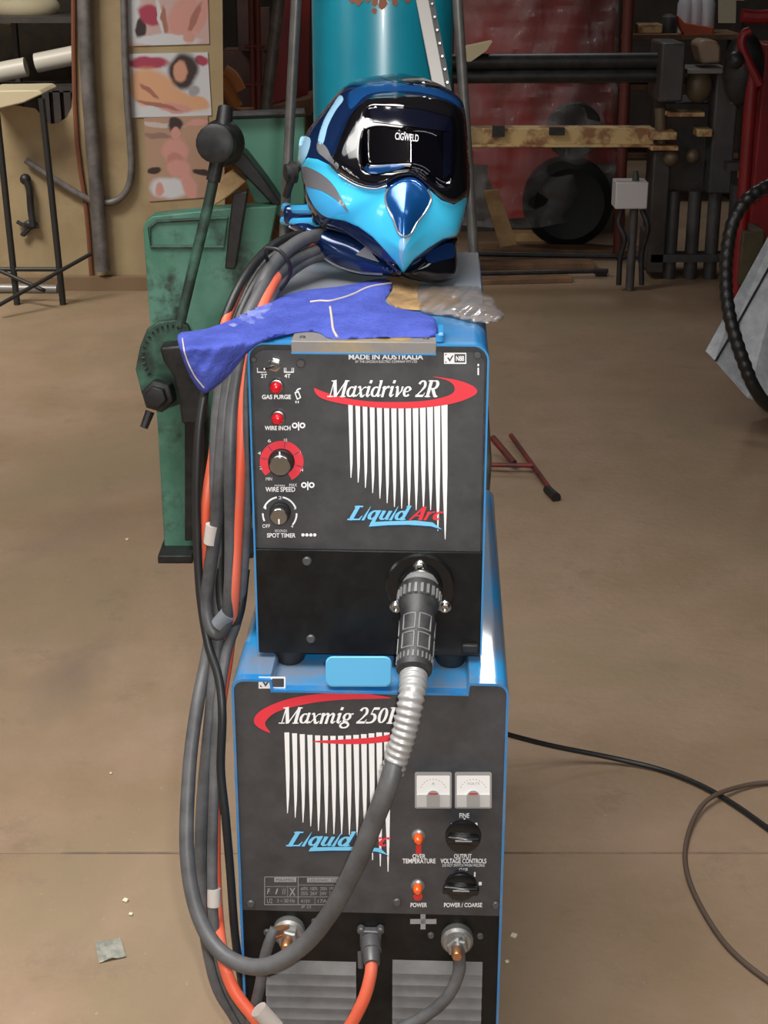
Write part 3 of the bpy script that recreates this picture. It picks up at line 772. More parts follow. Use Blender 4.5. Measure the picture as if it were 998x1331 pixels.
b = B(); text(b, 'I', 334, 335, 478, 483, GN); text(b, 'II', 369, 372, 478, 483, GN); text(b, 'II', 379, 382, 478, 483, GN)
for (x0, x1) in ((334, 346), (369, 382)): sheet(b, [[(x0, 483), (x1, 483), (x1, 484.4), (x0, 484.4)]], 10, GN, .0006)
text(b, '2T', 339, 347, 486, 491, GN, bold=.02); text(b, '4T', 369.5, 377.5, 486, 491, GN, bold=.02); b.build('trigger_lettering', M['white'], fpF, smooth=False)
txt('gas_purge_lettering', fpF, 'white', GN, ('GAS PURGE', 340.5, 378, 513, 518.5, .03))
txt('wire_inch_lettering', fpF, 'white', GN, ('WIRE INCH', 344, 377.5, 553.5, 559, .03))
txt('wire_speed_lettering', fpF, 'white', GN, ('WIRE SPEED', 345, 383.5, 633, 639, .02), ('M/MIN', 357, 370, 630, 632.5, 0), ('MIN', 345.5, 353.5, 620.5, 624.5, 0), ('MAX', 376, 386, 628.5, 632.5, 0))
txt('wire_speed_numbers', fpF, 'white', GN, *[(t, x - 2, x + 2, y - 2, y + 2, 0) for (t, x, y) in (('2', 339, 608), ('4', 337, 589), ('6', 350, 573), ('10', 371, 572), ('12', 389, 588), ('14', 392, 611))])
txt('spot_timer_lettering', fpF, 'white', GN, ('OFF', 341, 351, 681.5, 686, 0), ('SECONDS', 357, 373, 688.5, 691.5, 0), ('SPOT TIMER', 347, 384, 693, 698.5, .02))
b = B()
for k in range(4): sheet(b, [disc(393.7 + 5.1 * k, 695.3, 2.2, 10)], 3, GN, .0006)
for (a0, a1) in ((205, 178), (160, 100), (80, 20), (2, -40)):
    o_ = arc(363.5, 668, 23, a0, a1, 10); i_ = arc(363.5, 668, 20.8, a1, a0, 10); sheet(b, [o_ + i_], 3, GN, .0006)
b.build('timer_scale', M['white'], fpF, smooth=False)
b = B(); text(b, '2', 362, 366, 645, 649, GN); text(b, '1', 344, 346, 658, 662, GN); text(b, '3', 382, 385, 658, 662, GN); text(b, '4', 378, 381, 682, 686, GN); b.build('timer_numbers', M['white'], fpF, smooth=False)
b = B()
for (x, y, s) in ((388, 553.5, 1), (400, 631, 1)):
    for dx in (-5, 5): sheet(b, [disc(x + dx, y - .5, 3.8, 14), disc(x + dx, y - .5, 1.9, 10)], 2, GN, .0006)
    sheet(b, [[(x - .8, y - 5), (x + .8, y - 5), (x + .8, y + 6), (x - .8, y + 6)]], 4, GN, .0006)
# little torch pictogram
sheet(b, [[(382.5, 510), (388, 508), (391.5, 517), (386, 520)], [(384.3, 511.3), (387.2, 510.2), (389.6, 516.3), (386.7, 517.8)]], 2, GN, .0006)
sheet(b, [[(384, 508.5), (387, 505), (391, 504), (391, 505.6), (388, 506.6), (386, 508.6)]], 2, GN, .0006)
for dx in (0, 3): sheet(b, [[(384 + dx, 521), (385.2 + dx, 521), (385.2 + dx, 524), (384 + dx, 524)]], 3, GN, .0006)
b.build('pictograms', M['white'], fpF, smooth=False)
b = B(); sheet(b, [rrect(620.5, 473, 622.5, 476, .3)], 2, GN, .0006); sheet(b, [rrect(620.5, 478, 622.5, 487.5, .3)], 2, GN, .0006); b.build('part_number', M['white'], fpF, smooth=False)
b = B()
sheet(b, [rrect(577, 458.5, 606, 473, .6), rrect(590.5, 460.2, 604.6, 471.3, .4)], 4, GN, .0006)
text(b, 'N88', 592.5, 603, 462.5, 469, GN, .0008, bold=.03)
b.build('compliance_mark', M['white'], fpF, smooth=False)
b = B(); sheet(b, [[(581, 465), (583, 464.5), (584.5, 467), (587.5, 462), (589.5, 462), (584.5, 470.5)]], 3, GN, .001)
sheet(b, [[(578.5, 460), (581, 460), (578.5, 462.5)]], 2, GN, .001); sheet(b, [[(578.5, 471.5), (581, 471.5), (578.5, 469)]], 2, GN, .001)
b.build('compliance_tick', M['panel'], fpF, smooth=False)
# controls
p = at(TF, .0015, 357.5, 473)
b = B(); b.lathe(p, OUT, [(.009, 0), (.009, .004)], 20); b.lathe(p, OUT, [(.0085, .004), (.0085, .0075), (.0075, .008)], 6); b.lathe(p, OUT, [(.0045, .008), (.0045, .0125)], 16)
tg = b.build('toggle_switch', M['steel'], fd)
b = B(); e = Vector(p) + Vector(OUT) * .022 + YAW @ Vector((-.011, 0, -.0015)); b.rod(Vector(p) + Vector(OUT) * .011, e, .0016, .0022); b.sphere(e, .0026); b.build('toggle_lever', M['steel'], tg)
for (x, y) in ((359.5, 501), (361.5, 541.5)):
    p = at(TF, .0015, x, y)
    b = B(); b.lathe(p, OUT, [(.0098, 0), (.0098, .003), (.0088, .006), (.007, .0065)], 24); bt = b.build('push_button', M['steel'], fd)
    b = B(); b.lathe(p, OUT, [(.0072, .004), (.0078, .011), (.0066, .0145), (.004, .0165), (.001, .017)], 24); b.build('button_cap', M['redbtn'], bt)
b = B(); o_ = arc(366, 600, 28.5, 222, -62, 40, 27); i_ = arc(366, 600, 17, -62, 222, 30, 17); sheet(b, [o_ + i_], 4, GN, .0006); b.build('red_dial_ring', M['red'], fpF, smooth=False)
b = B()
for a in (170, 130, 80, 30, -15):
    x, y = 366 + 27 * math.cos(math.radians(a)), 600 - 26 * math.sin(math.radians(a)); x2, y2 = 366 + 19 * math.cos(math.radians(a)), 600 - 18 * math.sin(math.radians(a))
    nx, ny = -(y2 - y), (x2 - x); l_ = math.hypot(nx, ny); nx, ny = nx / l_ * .5, ny / l_ * .5
    sheet(b, [[(x + nx, y + ny), (x2 + nx, y2 + ny), (x2 - nx, y2 - ny), (x - nx, y - ny)]], 4, GN, .0009)
b.build('dial_ticks', M['logo_shadow'], fpF, smooth=False)
for (x, y, r) in ((366, 599, .0165), (364.5, 665, .0135)):
    p = at(TF, .0015, x, y); n = 40; b = B()
    b.lathe(p, OUT, [(r * 1.02, 0), (r * 1.02, .006), (r * .93, .0075), (r * .9, .017), (r * .84, .018)], 40); kn = b.build('dial_knob', M['rubber'], fd)
    b = B(); b.lathe(p, OUT, [(r * .82, .017), (r * .82, .0195), (r * .76, .0205)], 40); b.build('knob_cap', M['steel'], kn)
    b = B(); b.box(Vector(p) + Vector(OUT) * .0205 + YAW @ Vector((0, 0, -r * .45 if r < .015 else r * .9)), (.0018, .0012, r * .5), YAW.to_3x3()); b.build('knob_pointer', M['white'], kn)
# torch socket flange
p = Vector(at(TF, -.0045, 546, 760)); b = B()
b.lathe(p, OUT, [(.0455, 0), (.0455, .004), (.043, .006), (.03, .0062)], 56); b.lathe(p, OUT, [(.03, .005), (.029, .016), (.026, .018)], 32)
fg = b.build('torch_socket', M['black_gloss'], fd)
for (x, y) in ((545.5, 734), (515, 786), (578, 786)):
    b = B(); q = Vector(at(TF, -.0045, x, y)); b.lathe(q + Vector(OUT) * .005, OUT, [(.0085, 0), (.0085, .002), (.0065, .003), (.0065, .008), (.0055, .009), (.0035, .009), (.0035, .005)], 20); b.build('socket_screw', M['steel'], fg)

# ================================================================== TORCH
tr = thing('welding_torch_lead', 'torch lead with ribbed black grip and bare steel spring, plugged into the wire feeder', 'torch lead', p)
a0 = p + Vector(OUT) * .012
a1 = Vector(P(538, 872, YF - .125)); ax = (a1 - a0); LN = ax.length; axn = ax.normalized()
def along(px, py):      # distance along the grip axis of the point that shows nearest to a photo point
    best = min(range(0, 401), key=lambda k: (lambda q: (q[0] - px) ** 2 + (q[1] - py) ** 2)(proj(a0 + axn * (k / 400 * LN * 1.2))))
    return best / 400 * LN * 1.2
def proj(w):
    d = np.array(w) - CAM; zc = d @ FW; return (CX + FPX * (d @ RT) / zc, CY - FPX * (d @ UP) / zc)
s1, s2, s3, s4 = LN * .18, LN * .36, LN * .86, LN * 1.0
b = B(); b.lathe(a0, axn, [(.024, -.004), (.0275, .004), (.0275, s1), (.026, s1 + .002)], 40)
nut = b.build('connector_nut', M['handle'], tr)
b = B(); b.lathe(a0 - axn * .012, axn, [(.024, 0), (.0265, .004), (.0265, .011), (.022, .016)], 32); b.build('dusty_collar', M['handle_rib'], tr)
b = B()
for k in range(22):
    t = 2 * PI * k / 22; u = axn.orthogonal().normalized(); w = axn.cross(u); rdir = u * math.cos(t) + w * math.sin(t)
    R = Matrix((rdir.cross(axn), rdir, axn)).transposed(); b.box(a0 + axn * (s1 * .75) + rdir * .0272, (.0035, .004, s1 * .62), R)
b.build('nut_ribs', M['handle_rib'], nut)
b = B(); b.lathe(a0, axn, [(.0255, s1), (.0262, s1 + .006), (.0215, s2), (.0235, s2 + .008), (.0225, LN * .55), (.0225, LN * .8), (.0232, s3), (.0225, s4), (.017, s4 + .003)], 40)
grip = b.build('grip', M['handle'], tr)
def raised(b, t0, t1, h0, h1, r, w=.0022, th=.0014):
    u = Vector((1, 0, 0)); u = (u - axn * axn.dot(u)).normalized(); w_ = axn.cross(u)
    if w_.z < 0: w_ = -w_
    def pt(t, h, rr): return a0 + axn * h + (u * math.cos(t) + w_ * math.sin(t)) * rr
    path = [(t0, h0), (t1, h0), (t1, h1), (t0, h1)]; pts = []
    for i in range(4):
        (ta, ha), (tb, hb) = path[i], path[(i + 1) % 4]
        for k in range(6): pts.append(pt(ta + (tb - ta) * k / 6, ha + (hb - ha) * k / 6, r))
    pts.append(pts[0]); b.tube(pts, w * .5, 6, 1)
b = B()
for (h0, h1) in ((.42, .6), (.645, .82)):
    for t in (62, 118, 200, 270, 340): raised(b, math.radians(t - 21), math.radians(t + 21), LN * h0, LN * h1, .0228)
for k in range(24):
    t = 2 * PI * k / 24; u = axn.orthogonal().normalized(); w = axn.cross(u); rdir = u * math.cos(t) + w * math.sin(t)
    R = Matrix((rdir.cross(axn), rdir, axn)).transposed(); b.box(a0 + axn * (LN * .9) + rdir * .0228, (.002, .002, LN * .07), R)
b.build('grip_ribs', M['handle_rib'], grip)
sp_pts = [a1 - axn * .012, a1 + axn * .006, Vector(P(535, 905, YF - .16)), Vector(P(526, 950, YF - .175)), Vector(P(510, 1003, YF - .183))]
b = B(); b.tube(sp_pts, .017, 20, 40, rf=lambda t, l: (.0172 - .003 * t) + .0011 * math.sin(2 * PI * l / .0088)); b.build('strain_relief_spring', M['spring'], tr)
cab = [Vector(P(513, 990, YF - .182))] + [Vector(P(x, y, Y)) for x, y, Y in ((505, 1020, 1.672), (487, 1065, 1.67), (462, 1125, 1.672), (428, 1188, 1.68), (388, 1234, 1.69), (338, 1257, 1.705), (290, 1240, 1.74), (258, 1190, 1.78), (243, 1110, 1.82), (246, 1000, 1.88), (256, 920, 1.93), (268, 860, 1.98), (278, 800, 2.01), (286, 740, 2.02), (294, 680, 2.02), (301, 590, 2.01), (309, 500, 2.02), (325, 415, 2.06), (352, 350, 2.12), (392, 312, 2.2), (440, 303, 2.27))]
b = B(); b.tube(cab, .0125, 16, 10, rf=lambda t, l: .0132 - .0035 * min(1, t * 2.2)); b.build('cable', M['cab_torch'], tr)

# ================================================================== LEADS AND HOSES
def lead(name, label, pts, r, m, cat='cable', group=None):
    o = thing(name, label, cat, P(*pts[0]), group)
    b = B(); b.tube([P(*q) for q in pts], r, 14, 8); b.build('jacket', M[m], o); return o
def wrap(o, p0, p1, r, name='tape', m='tape'):
    b = B(); b.rod(P(*p0), P(*p1), r, n=16); b.build(name, M[m], o)
oc = lead('orange_lead', 'orange lead plugged into the central control socket and curling round beside the vents', [(483, 1243, 1.765), (481, 1270, 1.75), (470, 1305, 1.74), (445, 1345, 1.74), (400, 1372, 1.74), (355, 1350, 1.745), (330, 1322, 1.75), (302, 1283, 1.77), (288, 1235, 1.80), (281, 1165, 1.89), (279, 1060, 1.93), (285, 930, 1.96), (296, 850, 1.975), (303, 780, 1.945), (307, 700, 1.955), (312, 600, 1.965), (318, 510, 1.99), (332, 430, 2.03), (352, 372, 2.1), (385, 330, 2.2), (430, 318, 2.27)], .0088, 'cab_orange')
b = B(); q = Vector(at(TL, .006, 482, 1215)); e = Vector(P(483, 1246, 1.765))
dd = (e - (q + Vector(OUT) * .01)).normalized()
b.lathe(q + Vector(OUT) * .01, dd, [(.0135, 0), (.0145, .008), (.0145, .02), (.0125, .021), (.012, .036), (.0105, .042)], 18); b.build('plug', M['screw'], oc)
b = B(); b.rod(q + Vector(OUT) * .02 + Vector((-.014, 0, -.014)), q + Vector(OUT) * .026 + Vector((-.013, 0, -.036)), .004); b.build('plug_clamp', M['screw'], oc)
wrap(oc, (336, 1312, 1.742), (358, 1336, 1.742), .0125)
el_ = lead('earth_lead', 'grey lead bolted to the positive terminal and hanging past the vent slats', [(594, 1228, 1.775), (597, 1245, 1.768), (596, 1265, 1.765), (582, 1295, 1.762), (553, 1320, 1.76), (515, 1340, 1.758), (460, 1375, 1.75), (380, 1400, 1.745), (330, 1360, 1.75)], .0085, 'cab_grey')
b = B(); b.rod(Vector(at(TL, -.014, 594, 1218)), Vector(P(596.5, 1247, 1.768)), .007, .0085); b.build('cable_lug', M['zinc'], el_)
gl = lead('work_lead', 'grey lead with copper lug bolted to the first terminal, beside the vent slats', [(358, 1207, 1.782), (351, 1222, 1.775), (344, 1245, 1.77), (339, 1275, 1.767), (331, 1310, 1.765), (322, 1345, 1.77), (314, 1380, 1.78)], .0078, 'cab_grey')
b = B(); b.rod(Vector(at(TL, -.008, 372, 1207)), Vector(P(353, 1215, 1.778)), .0075, .0088); b.build('cable_lug', M['brass'], gl)
lead('grey_lead', 'grey cable just inside the outermost loop of the bundle hanging beside the power source', [(345, 1385, 1.85), (308, 1325, 1.86), (284, 1285, 1.865), (271, 1235, 1.87), (264, 1185, 1.88), (261, 1120, 1.89), (263, 1050, 1.905), (269, 980, 1.92), (276, 910, 1.94), (282, 850, 1.96), (285, 790, 1.975), (284, 700, 1.985), (281, 620, 1.995), (284, 530, 2.01), (300, 450, 2.04), (326, 375, 2.1), (362, 330, 2.18), (405, 311, 2.25), (450, 305, 2.3)], .0095, 'cab_grey')
ql = lead('grey_hose', 'slim grey hose in the middle of the hanging bundle, wrapped once with white tape', [(345, 1370, 1.80), (315, 1320, 1.805), (292, 1272, 1.815), (279, 1210, 1.83), (276, 1150, 1.85), (277, 1060, 1.875), (283, 930, 1.91), (294, 850, 1.945), (308, 805, 1.955), (316, 740, 1.96), (321, 650, 1.965), (322, 560, 1.97), (326, 480, 1.99), (342, 412, 2.05), (366, 365, 2.13), (402, 338, 2.2), (440, 328, 2.27)], .0075, 'cab_grey')
wrap(ql, (278, 1155, 1.848), (278, 1178, 1.84), .0095)
bl_ = lead('black_lead', 'thin black lead curving close along the edge of the power source', [(330, 1375, 1.84), (318, 1300, 1.84), (306, 1220, 1.845), (299, 1130, 1.86), (293, 1060, 1.87), (287, 1000, 1.885), (289, 930, 1.9), (284, 880, 1.925), (270, 835, 1.95), (260, 770, 1.97), (256, 690, 1.985), (256, 610, 1.995), (262, 530, 2.01), (284, 440, 2.04), (312, 370, 2.09), (350, 322, 2.17), (395, 303, 2.25), (440, 298, 2.3)], .0062, 'cab_black')
o2 = lead('orange_hose', 'short loop of orange hose wound inside the coil beside the wire feeder', [(284, 800, 2.0), (276, 770, 2.0), (266, 725, 1.995), (266, 680, 1.995), (269, 640, 2.0), (277, 590, 2.02), (284, 530, 2.03), (283, 490, 2.025), (292, 420, 2.05), (318, 365, 2.11), (356, 330, 2.18), (400, 316, 2.25)], .0068, 'cab_orange')
lc = lead('dark_hose', 'dark hose looping around the bottom of the cable coil beside the wire feeder', [(400, 322, 2.23), (366, 338, 2.16), (338, 380, 2.08), (310, 440, 2.02), (294, 520, 1.99), (287, 600, 1.975), (280, 690, 1.97), (272, 745, 1.97), (268, 785, 1.965), (273, 815, 1.955), (284, 824, 1.95), (294, 808, 1.945), (299, 760, 1.945), (300, 690, 1.955), (299, 600, 1.96), (303, 520, 1.985), (318, 445, 2.02), (340, 390, 2.08), (372, 346, 2.15), (410, 326, 2.22)], .009, 'cab_dark')
wrap(lc, (277, 682, 1.97), (274, 706, 1.97), .0105)
wrap(lc, (284, 812, 1.948), (297, 797, 1.944), .0115, 'clamp', 'grey_dust')
lead('black_hose', 'black hose running down the middle of the coil beside the wire feeder', [(410, 318, 2.25), (370, 328, 2.18), (336, 362, 2.11), (305, 430, 2.05), (291, 520, 2.01), (288, 600, 1.99), (287, 690, 1.985), (286, 760, 1.975), (291, 795, 1.965), (303, 812, 1.955), (312, 790, 1.955), (318, 740, 1.97)], .0075, 'cab_black')
b = B(); b.tube([P(x, y, Y) for x, y, Y in ((346, 322, 2.09), (362, 325, 2.08), (374, 338, 2.08), (378, 352, 2.09), (372, 367, 2.1), (358, 378, 2.11), (350, 350, 2.14), (346, 330, 2.12), (346, 322, 2.09))], .0026, 10, 8)
tag(b.build('cable_tie', M['cab_black']), 'black tie looped around the cable coil where it bends over the wire feeder', 'cable tie')

# ================================================================== GLOVE, BAG
def glove_depth(p, lift=0.004):
    d = rays(p); yz = d[:, 1] * ((ZTOP + lift - CAMZ) / d[:, 2])
    yf = YF - .016 - .0009 * np.clip(317 - p[:, 0], 0, 90) * .4
    a = 0.012
    y = np.where(yz > yf, yz, yf); k = np.abs(yz - yf) < a
    return np.where(k, np.maximum(y, (yz + yf) / 2 + a / 2 * .5 + (yz - yf) ** 2 / (4 * a)), y)
def glove_fn(dep):
    def fn(p, lv):
        d = rays(p); y = dep(p); t = y / d[:, 1]
        return CAM[None] + d * (t - lv)[:, None]
    return fn
rg = np.random.default_rng(3)
def dome(h, w): return lambda d: h * np.sqrt(np.clip(1 - (1 - np.clip(d / w, 0, 1)) ** 2, 0, 1))
GLV = [(231, 435), (252, 430), (274, 425.6), (319, 407.6), (355, 389.6), (391, 378), (445, 371.5), (490.5, 362.5), (510, 366), (508, 378), (500, 390), (512, 399), (535, 404), (562, 412), (567, 422), (566, 437), (520, 438.5), (436, 441), (414, 432), (387, 432), (342, 443.7), (319, 461.7), (301, 484), (278.6, 504.6), (263, 510.4), (247, 489), (236, 461.7)]
gv = thing('welding_glove', 'blue suede welding gauntlet draped over the front edge of the wire feeder', 'glove', Z(420, 420, ZTOP))
gd = glove_fn(lambda p: glove_depth(p))
ph = rg.uniform(0, 6, 6)
def gfn(p, lv):
    wv = .0022 * np.sin(p[:, 0] * .12 + p[:, 1] * .05 + ph[0]) + .0018 * np.sin(p[:, 0] * .05 - p[:, 1] * .17 + ph[1]) + .001 * np.sin(p[:, 0] * .31 + p[:, 1] * .21)
    return gd(p, np.where(lv > .004, lv + wv, lv))
b = B(); sheet(b, [smooth2(GLV, 3)], 3.2, gfn, dome(.026, 34), lambda d: np.zeros(len(d))); b.build('gauntlet', M['suede'], gv, angle=80)
def seam(b, pts, r=.0016):
    q = np.array([np.array(s) for s in [(v.x, v.y) for v in spline([(x, y, 0) for x, y in pts], 8)]])
    d = bdist(q, [np.array(smooth2(GLV, 3))]); b.tube(list(gfn(q, dome(.0268, 34)(d))), r, 8, 1)
b = B(); seam(b, [(403, 392.5), (416, 391), (430, 391), (455, 384), (480, 373), (508, 368)]); seam(b, [(429, 399), (431, 413), (433, 428), (438, 438)])
b.build('seam', M['welt'], gv, label='pale raised seams')
b = B(); seam(b, [(237, 440), (241, 462), (252, 487), (265, 504)], .0009); b.build('cuff_stitching', M['welt'], gv)
b = B()
for (x, y, r_) in ((318, 413, 9), (331, 408, 10), (343, 402, 9), (327, 418, 6), (304, 422, 5), (350, 396, 5), (338, 413, 5)):
    lp = [(x + r_ * random.uniform(.5, 1.2) * math.cos(t) * 1.3, y + r_ * random.uniform(.5, 1.1) * math.sin(t) * .6) for t in np.arange(0, 6.2, .5)]
    dl0 = [np.array(smooth2(GLV, 3))]
    sheet(b, [lp], 3, lambda p, lv: gfn(p, dome(.026, 34)(bdist(p, dl0)) + .0012), 0.0)
b.build('worn_patch', M['worn'], gv, label='pale scuffed patch')
bg = thing('plastic_bag', 'crumpled clear plastic bag with a tan strip, lying on the wire feeder below the helmet', 'bag', Z(580, 400, ZTOP))
bfn0 = glove_fn(lambda p: glove_depth(p, .002))
def bfn(p, lv):
    wv = .004 * np.sin(p[:, 0] * .16 + ph[2]) * np.sin(p[:, 1] * .22 + ph[3]) + .003 * np.sin(p[:, 0] * .33 + p[:, 1] * .4)
    return bfn0(p, np.where(lv > .004, lv + wv, lv))
b = B(); sheet(b, [smooth2([(540, 372), (560, 368), (592, 371), (622, 372), (628, 382), (640, 386), (646, 398), (655, 408), (651, 417), (636, 420), (612, 418), (585, 411), (566, 409), (548, 406), (540, 392)], 3)], 3, bfn, dome(.03, 22), lambda d: np.zeros(len(d))); b.build('film', M['bag'], bg, angle=80)
b = B(); sheet(b, [smooth2([(497, 362), (518, 359), (540, 366), (560, 372), (590, 378), (600, 392), (575, 402), (540, 403), (512, 399), (502, 388), (509, 376)], 3)], 3, bfn0, dome(.016, 14), lambda d: np.zeros(len(d))); b.build('tan_strip', M['tan'], bg, angle=80)
# ================================================================== HELMET
q = Z(555, 364, ZTOP + .003); ZC = (q - CAM) @ FW + .03
hm = thing('welding_helmet', 'glossy navy and cyan welding helmet with dark lens, resting on top of the wire feeder', 'welding helmet', Z(530, 356, ZTOP))
HOUT = [(517, 95), (494.7, 98), (472, 101.5), (452.6, 109), (435.8, 124), (419, 145), (402, 167), (392, 186), (387.5, 203), (390, 217), (393.5, 237), (397.5, 260), (405, 276), (419, 291), (444, 301), (470, 318), (495, 338), (515, 352), (524, 357), (534, 352), (556, 334), (575, 318), (594, 306), (601, 290), (608, 264), (611, 237), (608.5, 187), (604.5, 145), (598.5, 129), (580, 114), (557, 103.5), (534, 97.5)]
HS = np.array(smooth2(HOUT, 5)); HC = np.array([524.0, 232.0])
_a = np.arctan2(HS[:, 1] - HC[1], HS[:, 0] - HC[0]); _r = np.hypot(*(HS - HC).T); _o = np.argsort(_a)
_a, _r = _a[_o], _r[_o]; _a = np.concatenate([_a - 2 * PI, _a, _a + 2 * PI]); _r = np.concatenate([_r, _r, _r])
VIS = smooth2([(428, 214), (444, 228), (466, 240), (486, 244.5), (503, 240.5), (520, 232), (538, 231), (553, 242), (573, 258), (590, 264), (607, 254), (609.5, 225), (608, 187), (603, 148), (585, 133), (545, 124), (505, 123), (478, 128), (458, 146), (445, 172), (436, 196)], 4)
LENS = smooth2([(478, 139), (500, 137), (545, 141), (583, 151), (592, 158), (594, 195), (589, 232), (580, 243), (566, 238), (550, 224), (534, 219), (510, 220), (484, 221), (473, 216), (471, 190), (473, 160)], 4)
def smoothstep(x): x = np.clip(x, 0, 1); return x * x * (3 - 2 * x)
def sdist(p, poly):
    d = bdist(p, [poly]); return np.where(inside(p, poly), d, -d)
def hw(p, relief=True):
    v = p - HC; th = np.arctan2(v[:, 1], v[:, 0]); t = np.hypot(v[:, 0], v[:, 1]) / np.interp(th, _a, _r)
    rim = .088 * smoothstep((p[:, 1] - 215) / 130)
    w = rim + (.135 - rim * .82) * np.sqrt(np.clip(1 - np.clip(t, 0, 1) ** 2.3, 0, 1))
    # ridge down the middle of the chin
    yy = p[:, 1]; cx = 527 - (yy - 240) * .03
    w = w + .02 * np.exp(-((p[:, 0] - cx) / 22) ** 2) * smoothstep((yy - 225) / 60) * np.clip((1 - t) * 4, 0, 1)
    if relief:
        w = w + .012 * smoothstep(sdist(p, VIS) / 12 + .4) * np.clip((1 - t) * 6, 0, 1)
        s = sdist(p, LENS); k = smoothstep(s / 11 + .45)
        flat = .128 - .00016 * np.abs(p[:, 0] - 534) - .00022 * (p[:, 1] - 185)
        w = w * (1 - k) + k * np.minimum(flat, w - .004)
    return w
def hfn(p, lv):
    z = ZC - hw(p) - lv; return CAM[None] + rays(p) * z[:, None]
def hz(b, poly, step, lv, th=None, mi=0): sheet(b, [poly], step, hfn, lv, None if th is None else lv - th, mi)
b = B(); sheet(b, [list(HS)], 3.0, hfn, 0.0, None)
sh = b.build('shell', M['navy'], hm, angle=85)
# back of the shell, behind the silhouette
def hback(p, lv):
    v = p - HC; th = np.arctan2(v[:, 1], v[:, 0]); t = np.hypot(v[:, 0], v[:, 1]) / np.interp(th, _a, _r)
    z = ZC + .1 * np.sqrt(np.clip(1 - np.clip(t, 0, 1) ** 2.6, 0, 1)) + .0; return CAM[None] + rays(p) * z[:, None]
b = B(); sheet(b, [list(HS)], 7.0, hback, 0.0, None); b.build('head_cover', M['hel_black'], hm, angle=85)
b = B(); hz(b, VIS, 2.6, .0012, .004); gg = b.build('visor_surround', M['hel_black'], hm, angle=70)
b = B(); hz(b, LENS, 2.6, .0022, .002); ln_ = b.build('lens', M['lens'], gg, angle=70)
b = B(); hz(b, [(480, 141), (500, 138.5), (545, 142.5), (583, 152.5), (588, 157), (588, 172), (545, 166), (500, 160), (484, 158)], 5, .0036); hz(b, [(576, 172), (588, 172), (586, 225), (576, 232)], 5, .0036)
b.build('lens_edge', M['lens_top'], ln_, angle=70)
b = B(); hz(b, smooth2([(473, 217), (484, 216), (505, 214), (522, 214), (526, 217), (510, 222), (486, 226), (475, 222)], 4), 3, .004); b.build('lens_sill', M['navy_bright'], ln_, angle=70)
b = B(); text(b, 'CIGWELD', 513.5, 544, 172, 181, hfn, .004, .012, .1, tilt=.1); b.build('lens_lettering', M['white'], ln_, smooth=False)
# brow and dome
b = B(); hz(b, smooth2([(452, 122), (470, 112), (500, 107), (540, 109), (575, 118), (597, 132), (600, 144), (585, 131), (545, 120), (505, 119), (476, 124), (456, 142)], 4), 3, .0012, .001); b.build('brow_band', M['navy_bright'], hm, angle=70)
b = B(); hz(b, smooth2([(496, 99), (530, 99), (560, 106), (573, 114), (545, 112), (510, 106)], 4), 3, .0012, .001); b.build('crown_vent', M['hel_black'], hm, angle=70)
b = B(); hz(b, smooth2([(441, 124), (430, 140), (420, 158), (413, 183), (420, 186), (426, 164), (436, 144), (446, 130)], 4), 2.5, .0014, .0012); b.build('pale_stripe', M['pearl_pale'], hm, angle=70)
b = B(); hz(b, smooth2([(423, 190), (413, 184), (412, 196), (420, 204), (432, 214), (438, 220), (440, 214), (432, 206)], 4), 2.5, .0014, .0012); b.build('cheek_bar', M['silver'], hm, angle=70)
# lower face
CYAN = [(427, 214), (440, 227), (463, 241), (486, 246), (502, 242), (500, 252), (502, 265), (511, 285), (517, 303), (526, 310), (534, 306), (542, 290), (553, 276), (561, 259), (556, 245), (573, 260), (590, 266), (607, 256), (607, 264), (600, 288), (594, 306), (575, 311), (556, 323), (538, 337), (528, 350), (523.6, 355), (515, 342), (500, 325), (484, 308), (466, 295), (448, 287), (430, 284), (418, 279), (408, 268), (399, 248), (394, 228), (391, 212), (400, 205), (413, 207)]
b = B(); hz(b, CYAN, 2.6, .0016, .0016); cy = b.build('face_panel', M['pearl_cyan'], hm, angle=70)
b = B(); hz(b, smooth2([(398, 246), (404, 243), (418, 250), (436, 262), (452, 276), (440, 277), (428, 283), (416, 277), (406, 265)], 4), 2.6, .0026); b.build('cheek_panel', M['pearl_blue'], cy, angle=70)
b = B(); hz(b, smooth2([(393, 217), (414, 224), (432, 239), (444, 259), (453, 276), (436, 259), (416, 247), (397, 241)], 4), 2.6, .0034); b.build('grey_flame', M['flame'], cy, angle=70)
NOSE = smooth2([(516, 236), (528, 231), (540, 232), (553, 243), (560, 258), (553, 275), (542, 290), (534, 304), (525.5, 307), (517, 302), (511, 284), (502, 266), (501, 252), (507, 242)], 4)
b = B(); hz(b, NOSE, 2.6, .0045, .004); ns = b.build('nose_guard', M['navy_bright'], hm, angle=70)
def hline(pts, lv, r, closed=True):
    q = np.array([(v.x, v.y) for v in spline([(x, y, 0) for x, y in pts], 5)]); b = B(); b.tube(list(hfn(q, np.full(len(q), lv))), r, 8, 1); return b
hline([(504, 246), (501, 254), (502, 266), (511, 285), (517, 302), (525.5, 307.5), (534, 304), (542, 290), (553, 275.5), (560.5, 259), (556, 247)], .0045, .0016).build('nose_outline', M['silver'], ns)
hline([(440, 227), (463, 240.5), (486, 245.5), (503, 241.5)], .004, .0014).build('visor_lip', M['silver'], gg)
b = B(); hz(b, smooth2([(519, 312), (526, 310), (534, 309), (528, 318), (523, 332), (523.5, 347), (519, 332)], 4), 2.2, .004); b.build('chin_stripe', M['pearl_pale'], cy, angle=70)
